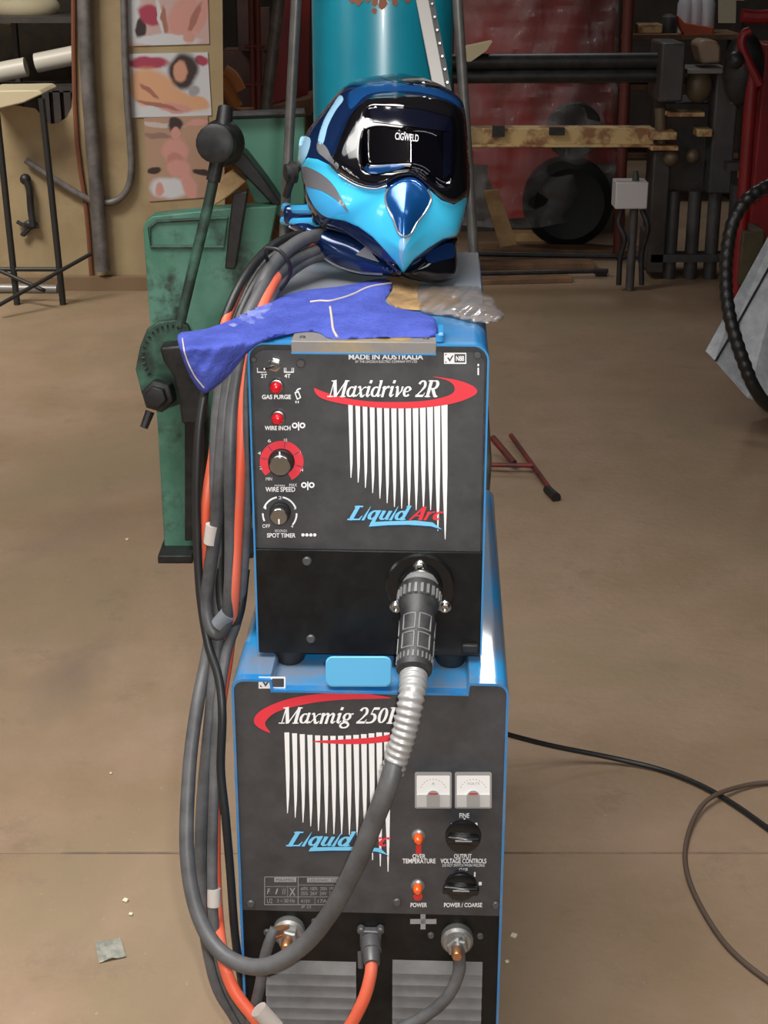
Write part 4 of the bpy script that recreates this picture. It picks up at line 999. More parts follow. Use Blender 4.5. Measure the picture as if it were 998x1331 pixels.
# dark band below the cyan face and the flared skirt
BAND = [(405, 262), (409, 269), (419, 280), (431, 285), (449, 288), (467, 296), (485, 309), (501, 326), (516, 343), (524, 356), (519, 358), (500, 341), (480, 323), (460, 309), (436, 301), (418, 296), (405, 283)]
def skirt(h0, k):
    def fn(p, lv):
        w = h0 + k * (p[:, 0] - 500); z = ZC - w - lv; return CAM[None] + rays(p) * z[:, None]
    return fn
b = B(); sheet(b, [BAND], 3, skirt(.095, .00058), dome(.014, 8), -.012); b.build('jaw_band', M['hel_black'], hm, angle=60)
WING = [(374, 294), (384, 290.5), (398, 290), (414, 296), (432, 300), (455, 306), (476, 318), (496, 334), (512, 348), (520, 357), (497, 356.5), (466, 353.5), (436, 344), (417, 331), (404, 315), (390, 302)]
b = B(); sheet(b, [smooth2(WING, 4)], 3, skirt(.07, .00045), dome(.022, 20), -.012); wg = b.build('jaw_skirt', M['navy'], hm, angle=60)
qs = np.array([(v.x, v.y) for v in spline([(376, 294.5, 0), (392, 303, 0), (405, 316, 0), (418, 332, 0), (437, 345, 0), (467, 354, 0), (497, 356.5, 0)], 6)])
b = B(); b.tube(list(skirt(.07, .00045)(qs, np.full(len(qs), .003))), .0018, 8, 1); b.build('skirt_edge', M['silver'], wg)
b = B(); sheet(b, [[(462, 331), (474, 321), (480, 325), (493, 341), (480, 337)]], 4, skirt(.07, .00045), .0226); b.build('skirt_flash', M['flame'], wg, angle=70)
WING2 = [(526, 357), (536, 344), (552, 330), (570, 318), (586, 311), (594, 309), (593, 322), (594, 340), (593, 356), (586, 364), (570, 368), (550, 365)]
b = B(); sheet(b, [smooth2(WING2, 4)], 3, skirt(.11, -.0006), dome(.024, 18), -.014); wg2 = b.build('jaw_skirt', M['hel_black'], hm, angle=60)
b = B(); sheet(b, [smooth2([(553, 334), (566, 323), (582, 316), (590, 318), (590, 334), (575, 338), (560, 342)], 4)], 3, skirt(.11, -.0006), .0245); b.build('skirt_flash', M['navy'], wg2, angle=70)
# head harness: knob and bands at the side
def hp_(px, py, w): return CAM + ray(px, py) * (ZC - w)
b = B(); b.lathe(hp_(381, 224, -.03), (-1, -.35, 0), [(.016, -.004), (.0165, .004), (.013, .007), (.013, .012), (.01, .013)], 20); kn = b.build('harness_knob', M['rubber'], hm)
b = B(); b.tube([hp_(372, 254, -.06), hp_(378, 236, -.035), hp_(388, 216, -.03), hp_(402, 205, -.03)], .006, 10, 6); b.build('harness_band', M['rubber'], hm)
b = B(); b.tube([hp_(369, 287, -.1), hp_(385, 289, -.06), hp_(410, 288, -.03)], .007, 10, 8); b.tube([hp_(371, 270, -.1), hp_(384, 272, -.06), hp_(408, 272, -.03)], .0075, 10, 8); b.build('neck_band', M['pearl_blue'], hm)
b = B(); b.box(hp_(390, 279, -.075), (.05, .03, .03)); b.build('neck_pad', M['navy'], hm, bevel=.008)
b = B(); sheet(b, [smooth2([(391, 178), (403, 180), (401, 196), (393, 212), (387, 210), (388, 194)], 4)], 3, hfn, .003, .0); b.build('side_cap', M['pearl_pale'], hm, angle=70)

# ================================================================== CYLINDER AND STRAP
YC = 2.68
cb = P(497, 60, YC); RC = 185 / 2 * ((cb - CAM) @ FW) / FPX * .985
cl = thing('gas_cylinder', 'tall teal gas cylinder with rust at its shoulder, standing behind the helmet on the trolley', 'gas cylinder', (cb[0], YC, .162))
b = B(); b.lathe((cb[0], YC, .162), (0, 0, 1), [(RC * .9, 0), (RC, .015), (RC, 1.5), (RC * .97, 1.53), (RC * .85, 1.58), (RC * .55, 1.625), (.035, 1.645), (.03, 1.68)], 64); cyb = b.build('body', M['teal'], cl)
b = B()
for (x, y, s) in ((487, 2, 5), (497, 5, 7), (466, 1, 6), (513, 3, 5), (486, 14, 4), (457, 0, 4), (530, -2, 5), (478, -6, 8), (505, -6, 8)):
    lp = [(x + s * random.uniform(.6, 1.2) * math.cos(t), y + s * random.uniform(.6, 1.3) * math.sin(t)) for t in np.arange(0, 6.2, .8)]
    def cfn(p, lv):
        d = rays(p); ox, oy = CAM[0] - cb[0], CAM[1] - YC
        A = d[:, 0] ** 2 + d[:, 1] ** 2; Bq = 2 * (ox * d[:, 0] + oy * d[:, 1]); Cq = ox * ox + oy * oy - (RC + lv) ** 2
        t = (-Bq - np.sqrt(np.maximum(Bq * Bq - 4 * A * Cq, 0))) / (2 * A); return CAM[None] + d * t[:, None]
    sheet(b, [lp], 4, cfn, .0006)
b.build('rust_patches', M['rust'], cyb, angle=80)
b = B(); b.rod((cb[0], YC, 1.84), (cb[0], YC, 1.90), .02); b.rod((cb[0] - .03, YC, 1.875), (cb[0] + .03, YC, 1.875), .012); b.build('valve', M['brass'], cl)
st = thing('flat_bar', 'pale flat metal bar leaning on the teal cylinder just behind the helmet', 'metal bar', P(573, 118, 2.50))
b = B(); lo_ = P(574, 130, 2.50); hi_ = P(541, -40, 2.535)
d = Vector(hi_) - Vector(lo_); sx = Vector((1, 0, 0)); n_ = d.cross(sx).normalized(); sx = n_.cross(d).normalized(); R = Matrix((sx, n_, d.normalized())).transposed()
lo2 = Vector(lo_) - d.normalized() * .1
cc = (lo2 + Vector(hi_)) / 2; Ld = (Vector(hi_) - lo2).length
b.box(cc, (.02, .006, Ld), R); b.build('bar', M['alu'], st, bevel=.001)
b = B(); b.box(cc + sx * .0135, (.008, .012, Ld), R); b.build('channel', M['oily'], st)
b = B()
for k in range(8): b.lathe(Vector(lo_) + d * (.12 + .1 * k) + sx * .0135, -n_ if n_.y > 0 else n_, [(.003, .006), (.002, .009)], 10)
b.build('rivets', M['steel'], st)

# ================================================================== SETTING
def struct(b, name, m, **k): o = b.build(name, m, None, **k); o['kind'] = 'structure'; return o
WX0, WX1, WY0, WY1, WH = -5.5, 6.5, -6.0, 12.5, 5.0
b = B(); b.box(((WX0 + WX1) / 2, (WY0 + WY1) / 2, -.05), (WX1 - WX0, WY1 - WY0, .1)); struct(b, 'floor', M['floor'])
jy = float(Z(499, 1109, 0)[1])
b = B(); b.box(((WX0 + WX1) / 2, jy, .0006), (WX1 - WX0, .006, .0012)); struct(b, 'trim_1', mat('joint', (108, 92, 80), .9, 0, (138, 116, 98), 6, .5, .05))
b = B(); b.box(((WX0 + WX1) / 2, (WY0 + WY1) / 2, WH + .05), (WX1 - WX0, WY1 - WY0, .1)); struct(b, 'ceiling', M['shell_wall'])
b = B(); b.box((WX0 - .05, (WY0 + WY1) / 2, WH / 2), (.1, WY1 - WY0, WH)); struct(b, 'wall_left', M['shell_wall'])
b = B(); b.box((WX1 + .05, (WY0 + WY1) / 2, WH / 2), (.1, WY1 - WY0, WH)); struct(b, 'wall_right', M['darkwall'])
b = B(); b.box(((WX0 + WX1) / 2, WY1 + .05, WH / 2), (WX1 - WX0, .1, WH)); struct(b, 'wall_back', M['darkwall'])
b = B(); b.box(((WX0 + WX1) / 2, WY0 - .05, WH / 2), (WX1 - WX0, .1, WH)); struct(b, 'wall_front', M['shell_wall'])
# daylight: paned side window and rear roof light, plus added glowing panels
EW = emit_mat('daylight_pane', (255, 252, 246), 13.0); EB = emit_mat('roof_fill_glow', (250, 252, 255), 3.0)  # EB glows only on the added roof panels
def window(name, org, ux, uz, nx, nz, m=EW, gap=.12):
    org, ux, uz = Vector(org), Vector(ux), Vector(uz); b = B()
    nrm = ux.cross(uz).normalized()
    for i in range(nx):
        for k in range(nz):
            a = org + ux * ((i + gap / 2) / nx) + uz * ((k + gap / 2) / nz); e1, e2 = ux * ((1 - gap) / nx), uz * ((1 - gap) / nz)
            b.add([a, a + e1, a + e1 + e2, a + e2], [(0, 1, 2, 3)])
    return struct(b, name, m, smooth=False)
window('window_1', (WX0 + .02, -1.9, 1.9), (0, 2.4, 0), (0, 0, 1.7), 4, 2, EW, .5)
window('added_panes', (-2.6, WY0 + .02, 2.2), (2.4, 0, 0), (0, 0, 1.2), 3, 2, EW, .5)  # added glowing panes behind the camera, for the visor to reflect
window('window_3', (.66, 9.8, WH - .02), (.8, 0, 0), (0, 1.1, 0), 1, 1, emit_mat('bright_roof_light', (255, 255, 255), 16.0), .04)
window('roof_fill_left', (-4.2, 1.2, WH - .02), (3.0, 0, 0), (0, 1.6, 0), 3, 1, EB, .06)  # added ceiling panel, an unseen source of soft fill
window('roof_fill_right', (1.2, -.8, WH - .02), (3.0, 0, 0), (0, 1.2, 0), 3, 1, EB, .06)  # second added roof panel, glowing overhead as fill

# ---- cream sheet wall at the left with a cut-out
YW = 7.8
xw1 = P(289, 150, YW)[0]
def wallpt(x, y): return (x, y)
b = B(); zb = 0.0
wl = [(-260, 388), (-260, -260), (287, -260), (290, 120), (294, 380.5)]
hole = [(-200, 138), (-200, -200), (92, -200), (94, 120), (93, 140), (87, 152), (76, 160), (64, 161), (56, 152), (46, 141), (20, 137)]
sheet(b, [wl, hole], 24, yplane(YW), 0.0, -.09); wp = struct(b, 'wall_partition', M['cream'], smooth=False)
b = B(); f_ = yplane(YW); e = [f_(np.array([q]), np.array([.012]))[0] for q in ((96, -260), (97, 130), (113, 280), (120, 372))]
b.tube(e, .012, 8, 4); struct(b, 'trim_2', M['rust'])
b = B(); zz = P(100, 378, YW)
b.box(((WX0 + xw1) / 2, YW - .03, .035), (xw1 - WX0, .06, .07)); struct(b, 'baseboard_left', mat('dirty_skirting', (128, 104, 80), .8))
# dark room seen through the cut-out
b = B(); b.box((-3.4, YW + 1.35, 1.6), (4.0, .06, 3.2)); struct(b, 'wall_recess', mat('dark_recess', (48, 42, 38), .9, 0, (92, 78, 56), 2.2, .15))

def obj1(name, label, cat, b, m, group=None, **k):
    o = b.build(name, m, None, **k); tag(o, label, cat, group); return o
# conduits
def wallp(px, py, off): return P(px, py, YW - off)
b = B(); b.tube([wallp(106, -200, .05), wallp(112, 60, .05), wallp(124, 230, .05), wallp(130, 310, .05), wallp(134, 352, .05)], .036, 14, 6)
obj1('conduit', 'wide grey conduit running straight down the cream wall beside the cut-out', 'conduit', b, M['conduit'])
b = B(); b.tube([wallp(157, -200, .03), wallp(163, 80, .03), wallp(169, 180, .03), wallp(171, 215, .03), wallp(168, 240, .03), wallp(158, 256, .03), wallp(144, 263, .03), wallp(132, 262, .03)], .018, 12, 6)
obj1('conduit', 'thin grey pipe bending in a hook under the posters on the cream wall', 'conduit', b, M['conduit'])
b = B(); b.tube([wallp(33, 208, .03), wallp(60, 226, .03), wallp(90, 245, .03), wallp(120, 262, .03)], .016, 10, 6)
obj1('conduit', 'grey pipe slanting across the cream wall behind the thin black stand', 'conduit', b, M['conduit'])
b = B(); c = wallp(33, 233, .03); b.tube([wallp(33, 233, .04), wallp(38, 245, .04), wallp(40, 270, .04), wallp(43, 294, .04)], .018, 10, 6); b.sphere(c, .028); b.sphere(wallp(40, 292, .03), .03, sq=(1.3, .6, .8))
b.tube([wallp(22, 288, .03), wallp(34, 296, .03), wallp(28, 306, .03)], .01, 8, 5); b.tube([wallp(30, 306, .03), wallp(40, 296, .03), wallp(50, 294, .03)], .01, 8, 5)
obj1('wall_hook', 'dark iron hook fixed low on the cream wall behind the black stand', 'hook', b, M['oily'])
# white tubes and board seen in the cut-out
b = B(); b.rod(P(-60, 105, 8.4), P(34, 87, 8.4), .05, n=18); obj1('white_tube', 'shorter white tube lying in the dark cut-out, at the frame edge', 'tube', b, M['tube_white'])
b = B(); b.rod(P(47, 82, 8.4), P(125, 66, 8.4), .05, n=18); obj1('white_tube', 'whiter tube beside the rusty edge of the cut-out', 'tube', b, M['tube_white'])
b = B(); prism(b, [(-20, 118), (-20, 146), (30, 134), (56, 122), (50, 117)], 7.55, .35); obj1('cream_board', 'cream board on the thin black stand', 'board', b, M['cream_top'], bevel=.006)
b = B(); [pbox(b, x, 118, x + 9, 170, 8.3, .05) for x in (56, 70, 84)]; pbox(b, -60, 112, 130, 120, 8.3, .3); [pbox(b, x, 30, x + 6, 420, 8.55, .05) for x in (-50, 30, 120)]; pbox(b, -60, 22, 130, 30, 8.3, .5); obj1('dark_rack', 'dark rack of upright slats in the cut-out behind the cream board', 'rack', b, M['machine_dark'])
b = B(); b.sphere(P(30, 8, 8.6), .14, sq=(1.4, .8, .6)); b.sphere(P(10, 14, 8.6), .1, sq=(1.2, .8, .7)); obj1('rag_bundle', 'pale rag bundle at the top of the dark cut-out', 'rag', b, M['cream_top'])
# thin black stand
bs = thing('steel_stand', 'thin black stand with crossed braces standing before the cream wall', 'stand', Z(82, 396))
fz = Z(82, 396)
YS = float(fz[1])
b = B(); b.rod(P(54, 128, YS), fz, .016); b.build('leg', M['black_frame'], bs)
b = B(); g = Z(-4, 402); b.rod(P(-6, 130, YS), (P(-6, 130, YS)[0] + .02, YS, 0), .016); b.build('leg', M['black_frame'], bs)
b = B(); b.rod(P(-6, 350, YS), P(78, 350, YS), .011); b.build('crossbar', M['black_frame'], bs)
b = B(); b.rod(P(-4, 398, YS - .3), P(118, 330, YS + .1), .01); b.rod(P(0, 352, YS), P(58, 378, YS - .1), .01); b.build('brace', M['black_frame'], bs)
b = B(); b.rod(P(-30, 374, YW - .1), P(74, 376, YW - .1), .024); obj1('steel_pipe', 'bright steel pipe lying along the foot of the cream wall', 'pipe', b, M['alu'])
# posters: soft printed colour fields, one procedural print each
def print_mat(name, base, blobs):
    m = bpy.data.materials.new(name); m.use_nodes = True; nt = m.node_tree; L = nt.links.new; bs = nt.nodes['Principled BSDF']
    bs.inputs['Roughness'].default_value = .5
    tc = nt.nodes.new('ShaderNodeTexCoord'); ns_ = nt.nodes.new('ShaderNodeTexNoise'); ns_.inputs['Scale'].default_value = 14; ns_.inputs['Detail'].default_value = 3
    L(tc.outputs['Object'], ns_.inputs['Vector'])
    sc = nt.nodes.new('ShaderNodeVectorMath'); sc.operation = 'MULTIPLY_ADD'; sc.inputs[1].default_value = (.035,) * 3; L(ns_.outputs['Color'], sc.inputs[0]); L(tc.outputs['Object'], sc.inputs[2])
    k = float((P(220, 120, YW) - CAM) @ FW) / FPX; prev = None
    for (x, y, rx, ry, rot, c) in blobs:
        w_ = P(x, y, YW) + .0175
        sb = nt.nodes.new('ShaderNodeVectorMath'); sb.operation = 'SUBTRACT'; sb.inputs[1].default_value = (w_[0], YW, w_[2]); L(sc.outputs[0], sb.inputs[0])
        ro = nt.nodes.new('ShaderNodeVectorRotate'); ro.rotation_type = 'Y_AXIS'; ro.inputs['Angle'].default_value = -math.radians(rot); L(sb.outputs[0], ro.inputs['Vector'])
        ml = nt.nodes.new('ShaderNodeVectorMath'); ml.operation = 'MULTIPLY'; ml.inputs[1].default_value = (1 / (rx * k), 0, 1 / (ry * k)); L(ro.outputs[0], ml.inputs[0])
        ln2 = nt.nodes.new('ShaderNodeVectorMath'); ln2.operation = 'LENGTH'; L(ml.outputs[0], ln2.inputs[0])
        mr = nt.nodes.new('ShaderNodeMapRange'); mr.interpolation_type = 'SMOOTHSTEP'; mr.inputs['From Min'].default_value = 1.2; mr.inputs['From Max'].default_value = .75; L(ln2.outputs['Value'], mr.inputs['Value'])
        mx = nt.nodes.new('ShaderNodeMix'); mx.data_type = 'RGBA'; L(mr.outputs['Result'], mx.inputs['Factor']); mx.inputs['B'].default_value = lin(c)
        if prev is None: mx.inputs['A'].default_value = lin(base)
        else: L(prev, mx.inputs['A'])
        prev = mx.outputs['Result']
    L(prev, bs.inputs['Base Color']); return m
WHT, SKN, SKP, SHD, HAR, CRM, TAN_ = (196, 198, 204), (204, 156, 122), (196, 142, 134), (158, 104, 92), (56, 42, 42), (160, 60, 82), (168, 136, 116)
def poster(label, quad, base, blobs):
    b = B(); sheet(b, [quad], 60, yplane(YW), .006, .0)
    obj1('wall_poster', label, 'poster', b, print_mat('poster_print', base, blobs), 'posters on the cream wall', smooth=False)
poster('topmost poster on the cream wall, cut off by the top of the photo', [(160, -60), (268, -62), (272, 57), (166, 60)], (188, 160, 158),
       [(172, 20, 14, 30, 0, WHT), (184, 36, 7, 15, 10, HAR), (196, 20, 16, 12, 30, CRM), (208, 22, 3, 24, -8, WHT), (214, 26, 4, 18, -5, SHD), (238, 22, 17, 30, 25, SKP), (262, 18, 8, 26, 20, SKP), (252, 26, 4, 22, 25, SHD), (214, 52, 44, 7, 0, WHT), (245, 48, 8, 8, 0, SKP)])
poster('middle poster on the cream wall, dark hair and crimson cloth over peach tones', [(164, 70), (270, 68), (275, 150), (170, 153)], WHT,
       [(192, 82, 28, 8, 0, CRM), (262, 78, 9, 7, 0, CRM), (238, 92, 19, 24, 20, HAR), (235, 92, 9, 13, 10, (196, 144, 122)), (198, 112, 32, 22, 20, SKN), (228, 128, 40, 12, 18, SKN), (184, 122, 12, 16, -30, SKN), (194, 118, 15, 3, 40, SHD), (228, 140, 22, 7, 5, SKP), (256, 134, 18, 8, 10, SKN), (252, 118, 8, 8, 0, (150, 150, 156)), (206, 136, 30, 3, 12, SHD)])
poster('lowest poster on the cream wall, one small figure in pink tones', [(187, 153), (270, 150), (274, 256), (194, 262)], TAN_,
       [(210, 162, 30, 3, 6, (188, 176, 176)), (256, 160, 16, 4, -10, SKP), (205, 176, 18, 4, 0, (140, 110, 100)), (228, 162, 10, 10, 0, HAR), (228, 172, 6, 7, 0, SKP), (228, 196, 18, 18, 0, SKP), (228, 208, 12, 9, 0, (178, 122, 114)), (232, 218, 16, 11, 10, SKP), (200, 222, 10, 5, -10, HAR), (262, 224, 12, 5, 10, HAR), (220, 244, 26, 15, 0, WHT), (208, 246, 6, 10, 0, SKP), (246, 242, 9, 20, -18, SKP)])

# ---- green bender
YB = float(Z(232, 719)[1])
bd = thing('bending_machine', 'green hand operated bending machine with long lever and round dial, standing on the floor', 'bending machine', (P(232, 719, YB)[0], YB, 0))
b = B(); prism(b, [(186, 300), (189, 288), (198, 281), (300, 270), (360, 268), (330, 420), (290, 560), (252, 716), (214, 718), (205, 560), (196, 440)], YB, .07); b.build('column', M['green'], bd, bevel=.004)
b = B(); fr_ = [(194, 296), (204, 288), (296, 283), (291, 321), (196, 321)]; b.tube([P(x, y, YB - .004) for x, y in fr_ + [fr_[0]]], .005, 8, 1); b.build('plate_rib', M['green_dark'], bd)
b = B(); prism(b, [(299, 153), (340, 149), (396, 147), (396, 300), (330, 262), (306, 206)], YB + .12, .06); b.build('upper_plate', M['green'], bd, bevel=.004)
b = B(); b.tube([P(290, 150, YB + .1), P(396, 146, YB + .1)], .012, 10, 2); b.build('plate_edge', M['oily'], bd)
b = B(); prism(b, [(300, 190), (318, 200), (345, 235), (366, 266), (356, 268), (330, 240), (306, 216), (290, 214)], YB + .02, .1); b.build('brace', M['oily'], bd, bevel=.004)
b = B(); prism(b, [(302, 252), (322, 248), (314, 300), (306, 350), (292, 350), (297, 300)], YB - .05, .05); b.build('post', M['oily'], bd, bevel=.004)
b = B(); b.sphere(P(289, 186, YB - .04), .06, sq=(1, .8, 1.05)); b.lathe(P(284, 186, YB - .08), (-.1, -1, .1), [(.05, 0), (.05, .05), (.04, .055)], 20); b.rod(P(290, 170, YB - .05), P(293, 140, YB - .02), .024, .02); b.build('pivot_head', M['oily'], bd)
b = B(); b.tube([P(283, 205, YB - .1), P(272, 260, YB - .11), P(253, 340, YB - .13), P(233, 425, YB - .15)], .0145, 14, 6); lv_ = b.build('lever', M['green_dark'], bd)
b = B(); b.tube([P(285, 195, YB - .1), P(277, 235, YB - .105)], .019, 12, 4); b.build('lever_socket', M['oily'], lv_)
b = B(); pts = [(182, 450), (190, 430), (206, 419), (228, 416), (244, 424), (250, 440), (250, 520), (205, 536), (184, 512), (176, 480)]; prism(b, pts, YB - .16, .03); dl = b.build('dial_plate', M['green_dark'], bd, bevel=.003)
b = B()
for k in range(14):
    t = math.radians(75 + k * 11); x, y = 222 + 38 * math.cos(t), 462 - 40 * math.sin(t); b.rod(P(x, y, YB - .1625), P(222 + 34 * math.cos(t), 462 - 36 * math.sin(t), YB - .1625), .0025, n=6)
b.build('dial_marks', M['oily'], dl)
b = B(); b.lathe(P(210, 512, YB - .16), (-.1, -1, .15), [(.045, 0), (.045, .05), (.03, .055), (.03, .07), (.02, .072)], 6); b.build('clamp_bolt', M['oily'], bd, bevel=.003)
b = B(); prism(b, [(207, 452), (240, 448), (268, 470), (268, 550), (236, 552), (232, 520), (225, 490), (212, 470)], YB - .22, .07); b.build('clamp_block', M['oily'], bd, bevel=.008)
b = B(); prism(b, [(240, 545), (268, 545), (266, 700), (240, 704)], YB - .06, .06); b.build('front_post', M['oily'], bd, bevel=.005)
b = B(); b.rod(P(195, 535, YB - .15), P(187, 556, YB - .17), .013, .011); b.build('stop_pin', M['oily'], bd)
b = B(); b.box((P(232, 717, YB)[0], YB, .012), (.1, .16, .024)); b.box((P(285, 700, YB)[0], YB + .06, .009), (.2, .2, .018)); b.build('base_foot', M['oily'], bd, bevel=.003)
b = B(); prism(b, [(270, 256), (288, 232), (303, 222), (320, 236), (296, 256), (278, 268)], YB + .05, .06); obj1('timber_block', 'tan timber block wedged on the green bending machine', 'timber block', b, M['wood'], bevel=.004)
# ---- things behind the cylinder
def onfloor(px, Y): return P(px, 300, Y)[0]
YR = 9.0
b = B(); prism(b, [(368, -60), (404, -60), (400, 128), (378, 132), (352, 138)], YR, .06); obj1('red_board', 'red board leaning in the gap between the cream wall and the teal cylinder', 'board', b, M['redpaint'])
b = B(); prism(b, [(346, 140), (404, 128), (404, 150), (346, 152)], YR - .25, .5); b.box((P(375, 150, YR)[0], YR, P(375, 152, YR)[2] / 2), (.2, .4, P(375, 152, YR)[2])); obj1('timber_crate', 'dark crate under the red board beside the teal cylinder', 'crate', b, M['wood_dark'])
b = B(); b.rod(P(372, -80, YR - .6), P(342, 170, YR - .6), .032); a = P(342, 170, YR - .6); b.rod(a, (a[0] - .12, a[1], 0), .032); obj1('grey_pipe', 'grey pipe leaning in the gap beside the red board', 'pipe', b, M['conduit'])
b = B()
for x in (326, 334): b.rod((P(x, 70, YR - .2)[0], YR - .2, 0), (P(x - 1, -80, YR - .2)[0], YR - .2, P(x, -80, YR - .2)[2]), .016)
for y in (60, 110): b.rod(P(318, y, YR - .2), P(344, y, YR - .2), .012)
obj1('red_rack', 'dull red upright rack in the gap next to the leaning grey pipe', 'rack', b, mat('dull_red', (104, 44, 38), .6))
b = B(); pbox(b, 308, -60, 322, 66, YR + .4, .2); pbox(b, 336, 10, 350, 60, YR + .45, .1); pbox(b, 296, 66, 352, 500, YR + .5, .3); obj1('brown_cupboard', 'dark brown cupboard behind the dull red rack', 'cupboard', b, mat('brown_cupboard_paint', (82, 50, 42), .7, 0, (52, 36, 34), 6, .5))
b = B(); b.tube([P(291, 92, 8.3), P(302, 100, 8.3), P(312, 118, 8.3)], .035, 10, 5); b.tube([P(287, 104, 8.28), P(298, 122, 8.28), P(308, 140, 8.28)], .035, 10, 5); b.box((P(303, 140, 8.3)[0], 8.3, P(300, 142, 8.3)[2] / 2), (.2, .2, P(300, 142, 8.3)[2])); obj1('orange_strap', 'coiled orange strap on a stump beside the edge of the cream wall', 'strap', b, M['orange_rag'])

# ---- red wrapped load
YL = 9.3
wl_ = thing('wrapped_load', 'large red load wrapped in clear plastic film behind the black rollers', 'wrapped load', (P(700, 280, YL)[0], YL, 0))
b = B()
def redfn(p, lv):
    Y = YL + .25 * ((p[:, 0] - 700) / 100) ** 2 + .02 * np.sin(p[:, 0] * .09) + .02 * np.sin(p[:, 1] * .05)
    d = rays(p); return CAM[None] + d * ((Y - lv) / d[:, 1])[:, None]
sheet(b, [[(590, -80), (804, -80), (800, 200), (802, 262), (760, 275), (700, 282), (640, 285), (590, 282)]], 14, redfn, 0.0, -.5); b.build('red_cover', M['redsheet'], wl_, angle=70)
b = B(); xa, xb = P(600, 300, YL)[0], P(800, 300, YL)[0]; b.box(((xa + xb) / 2, YL + .4, .2), (xb - xa, .6, .4)); b.build('pallet_base', M['machine_dark'], wl_)
b = B()
def filmfn(p, lv):
    g = 0.035 * np.sin(p[:, 0] * .11 + p[:, 1] * .06) + .03 * np.sin(p[:, 0] * .05 - p[:, 1] * .12 + 1) + .02 * np.sin(p[:, 1] * .3 + p[:, 0] * .02)
    Y = YL - .5 + .25 * ((p[:, 0] - 700) / 100) ** 2 - g
    d = rays(p); return CAM[None] + d * ((Y - lv) / d[:, 1])[:, None]
sheet(b, [[(590, -80), (804, -80), (803, 250), (770, 282), (700, 296), (640, 296), (590, 292)]], 7, filmfn, 0.0); b.build('clear_film', M['film'], wl_, angle=89)
b = B(); q = P(735, 268, 9.0); b.lathe((q[0], 8.82, .26), (0, 1, 0), [(.12, .03), (.2, 0), (.25, .03), (.26, .1), (.25, .2), (.2, .22)], 36); b.lathe((q[0] + .02, 8.9, .66), (0, 1, 0), [(.1, .02), (.15, 0), (.16, .03), (.15, .1), (.1, .12)], 30); obj1('black_reel', 'black reel showing dark at the lower edge of the film wrapped red load', 'reel', b, mat('black_teal', (14, 20, 23), .6))

# ---- plate rolling machine
YM = 8.05
rm = thing('rolling_machine', 'grey plate rolling machine with two black rollers and a worn yellow beam', 'rolling machine', (P(870, 340, YM)[0], YM, 0))
for (y, r, nm) in ((79, .04, 'roller'), (98, .034, 'roller')):
    b = B(); b.rod(P(540, y + 2, YM - .05), P(858, y, YM - .05), r, n=24); b.build('roller', M['oily'], rm, label='upper black roller' if y < 90 else 'lower black roller')
b = B(); pbox(b, 540, 167, 850, 192, YM - .02, .14); pbox(b, 540, 188, 850, 192, YM - .06, .2); b.build('beam', M['yellow'], rm, bevel=.005)
b = B(); pbox(b, 640, 164, 656, 178, YM - .05, .03); pbox(b, 714, 166, 734, 176, YM - .05, .03); b.build('beam_stop', M['oily'], rm)
b = B(); pbox(b, 858, 56, 890, 133, YM - .18, .34); b.build('gear_box', M['machine'], rm, bevel=.012)
b = B(); pbox(b, 926, 94, 956, 252, YM - .1, .4); b.build('column', M['machine'], rm, bevel=.01)
b = B(); pbox(b, 862, 133, 926, 250, YM + .05, .4); b.build('frame', M['machine_dark'], rm, bevel=.01)
b = B(); pbox(b, 868, 146, 916, 152, YM - .1, .2); pbox(b, 846, 172, 880, 182, YM - .12, .2); pbox(b, 906, 168, 926, 178, YM - .12, .12); pbox(b, 846, 190, 882, 196, YM - .12, .16); b.build('slide_bracket', M['yellow'], rm, bevel=.004)
b = B(); pbox(b, 893, 90, 952, 96, YM - .14, .3); b.build('top_rail', M['alu'], rm, bevel=.004)
b = B(); b.sphere(P(908, 112, YM - .04), .07, sq=(1, .7, 1.2)); b.sphere(P(900, 203, YM - .03), .04); b.rod(P(858, 140, YM), P(862, 250, YM), .03); b.sphere(P(872, 205, YM - .06), .045); b.build('gear_housing', mat('worn_brass_iron', (112, 98, 80), .5, .3), rm)
b = B(); b.tube([P(953, 128, YM - .2), P(970, 131, YM - .25), P(988, 138, YM - .3)], .028, 12, 5); b.build('hand_lever', M['wood'], rm)
b = B(); pbox(b, 845, 196, 868, 356, YM - .05, .22); pbox(b, 836, 300, 862, 350, YM - .03, .16); b.build('pedestal', M['machine_dark'], rm, bevel=.01)
for x in (876, 904, 930):
    b = B(); t = P(x, 248, YM); b.rod(t, (t[0], YM, 0.0), .035, n=14); b.build('leg', M['machine'], rm)
b = B(); pbox(b, 846, 331, 944, 341, YM - .05, .1); b.build('foot_rail', M['machine'], rm)
b = B(); t = P(560, 60, YM); b.box((t[0], YM, t[2] / 2 + .05), (.14, .4, t[2] + .1)); b.build('end_frame', M['machine_dark'], rm, bevel=.01)
jb = thing('junction_box', 'pale grey junction box on a conduit stem in front of the rolling machine pedestal', 'electrical box', P(820, 345, YM - .3))
b = B(); pbox(b, 800, 237, 842, 272, YM - .35, .14); b.build('box', M['box_white'], jb, bevel=.006)
b = B(); a = P(824, 272, YM - .3); b.rod(a, (a[0], a[1], 0), .022); b.rod(P(826, 237, YM - .3), P(826, 222, YM - .3), .02, .012); b.build('stem', M['machine'], jb)
b = B(); b.tube([P(808, 272, YM - .3), P(804, 290, YM - .3), P(812, 310, YM - .32), P(806, 335, YM - .3), (P(806, 335, YM - .3)[0], YM - .3, .03)], .014, 8, 5); b.tube([P(834, 272, YM - .3), P(842, 296, YM - .33), P(834, 330, YM - .3), (P(836, 335, YM - .3)[0], YM - .3, .03)], .014, 8, 5); b.build('wiring', M['oily'], jb)
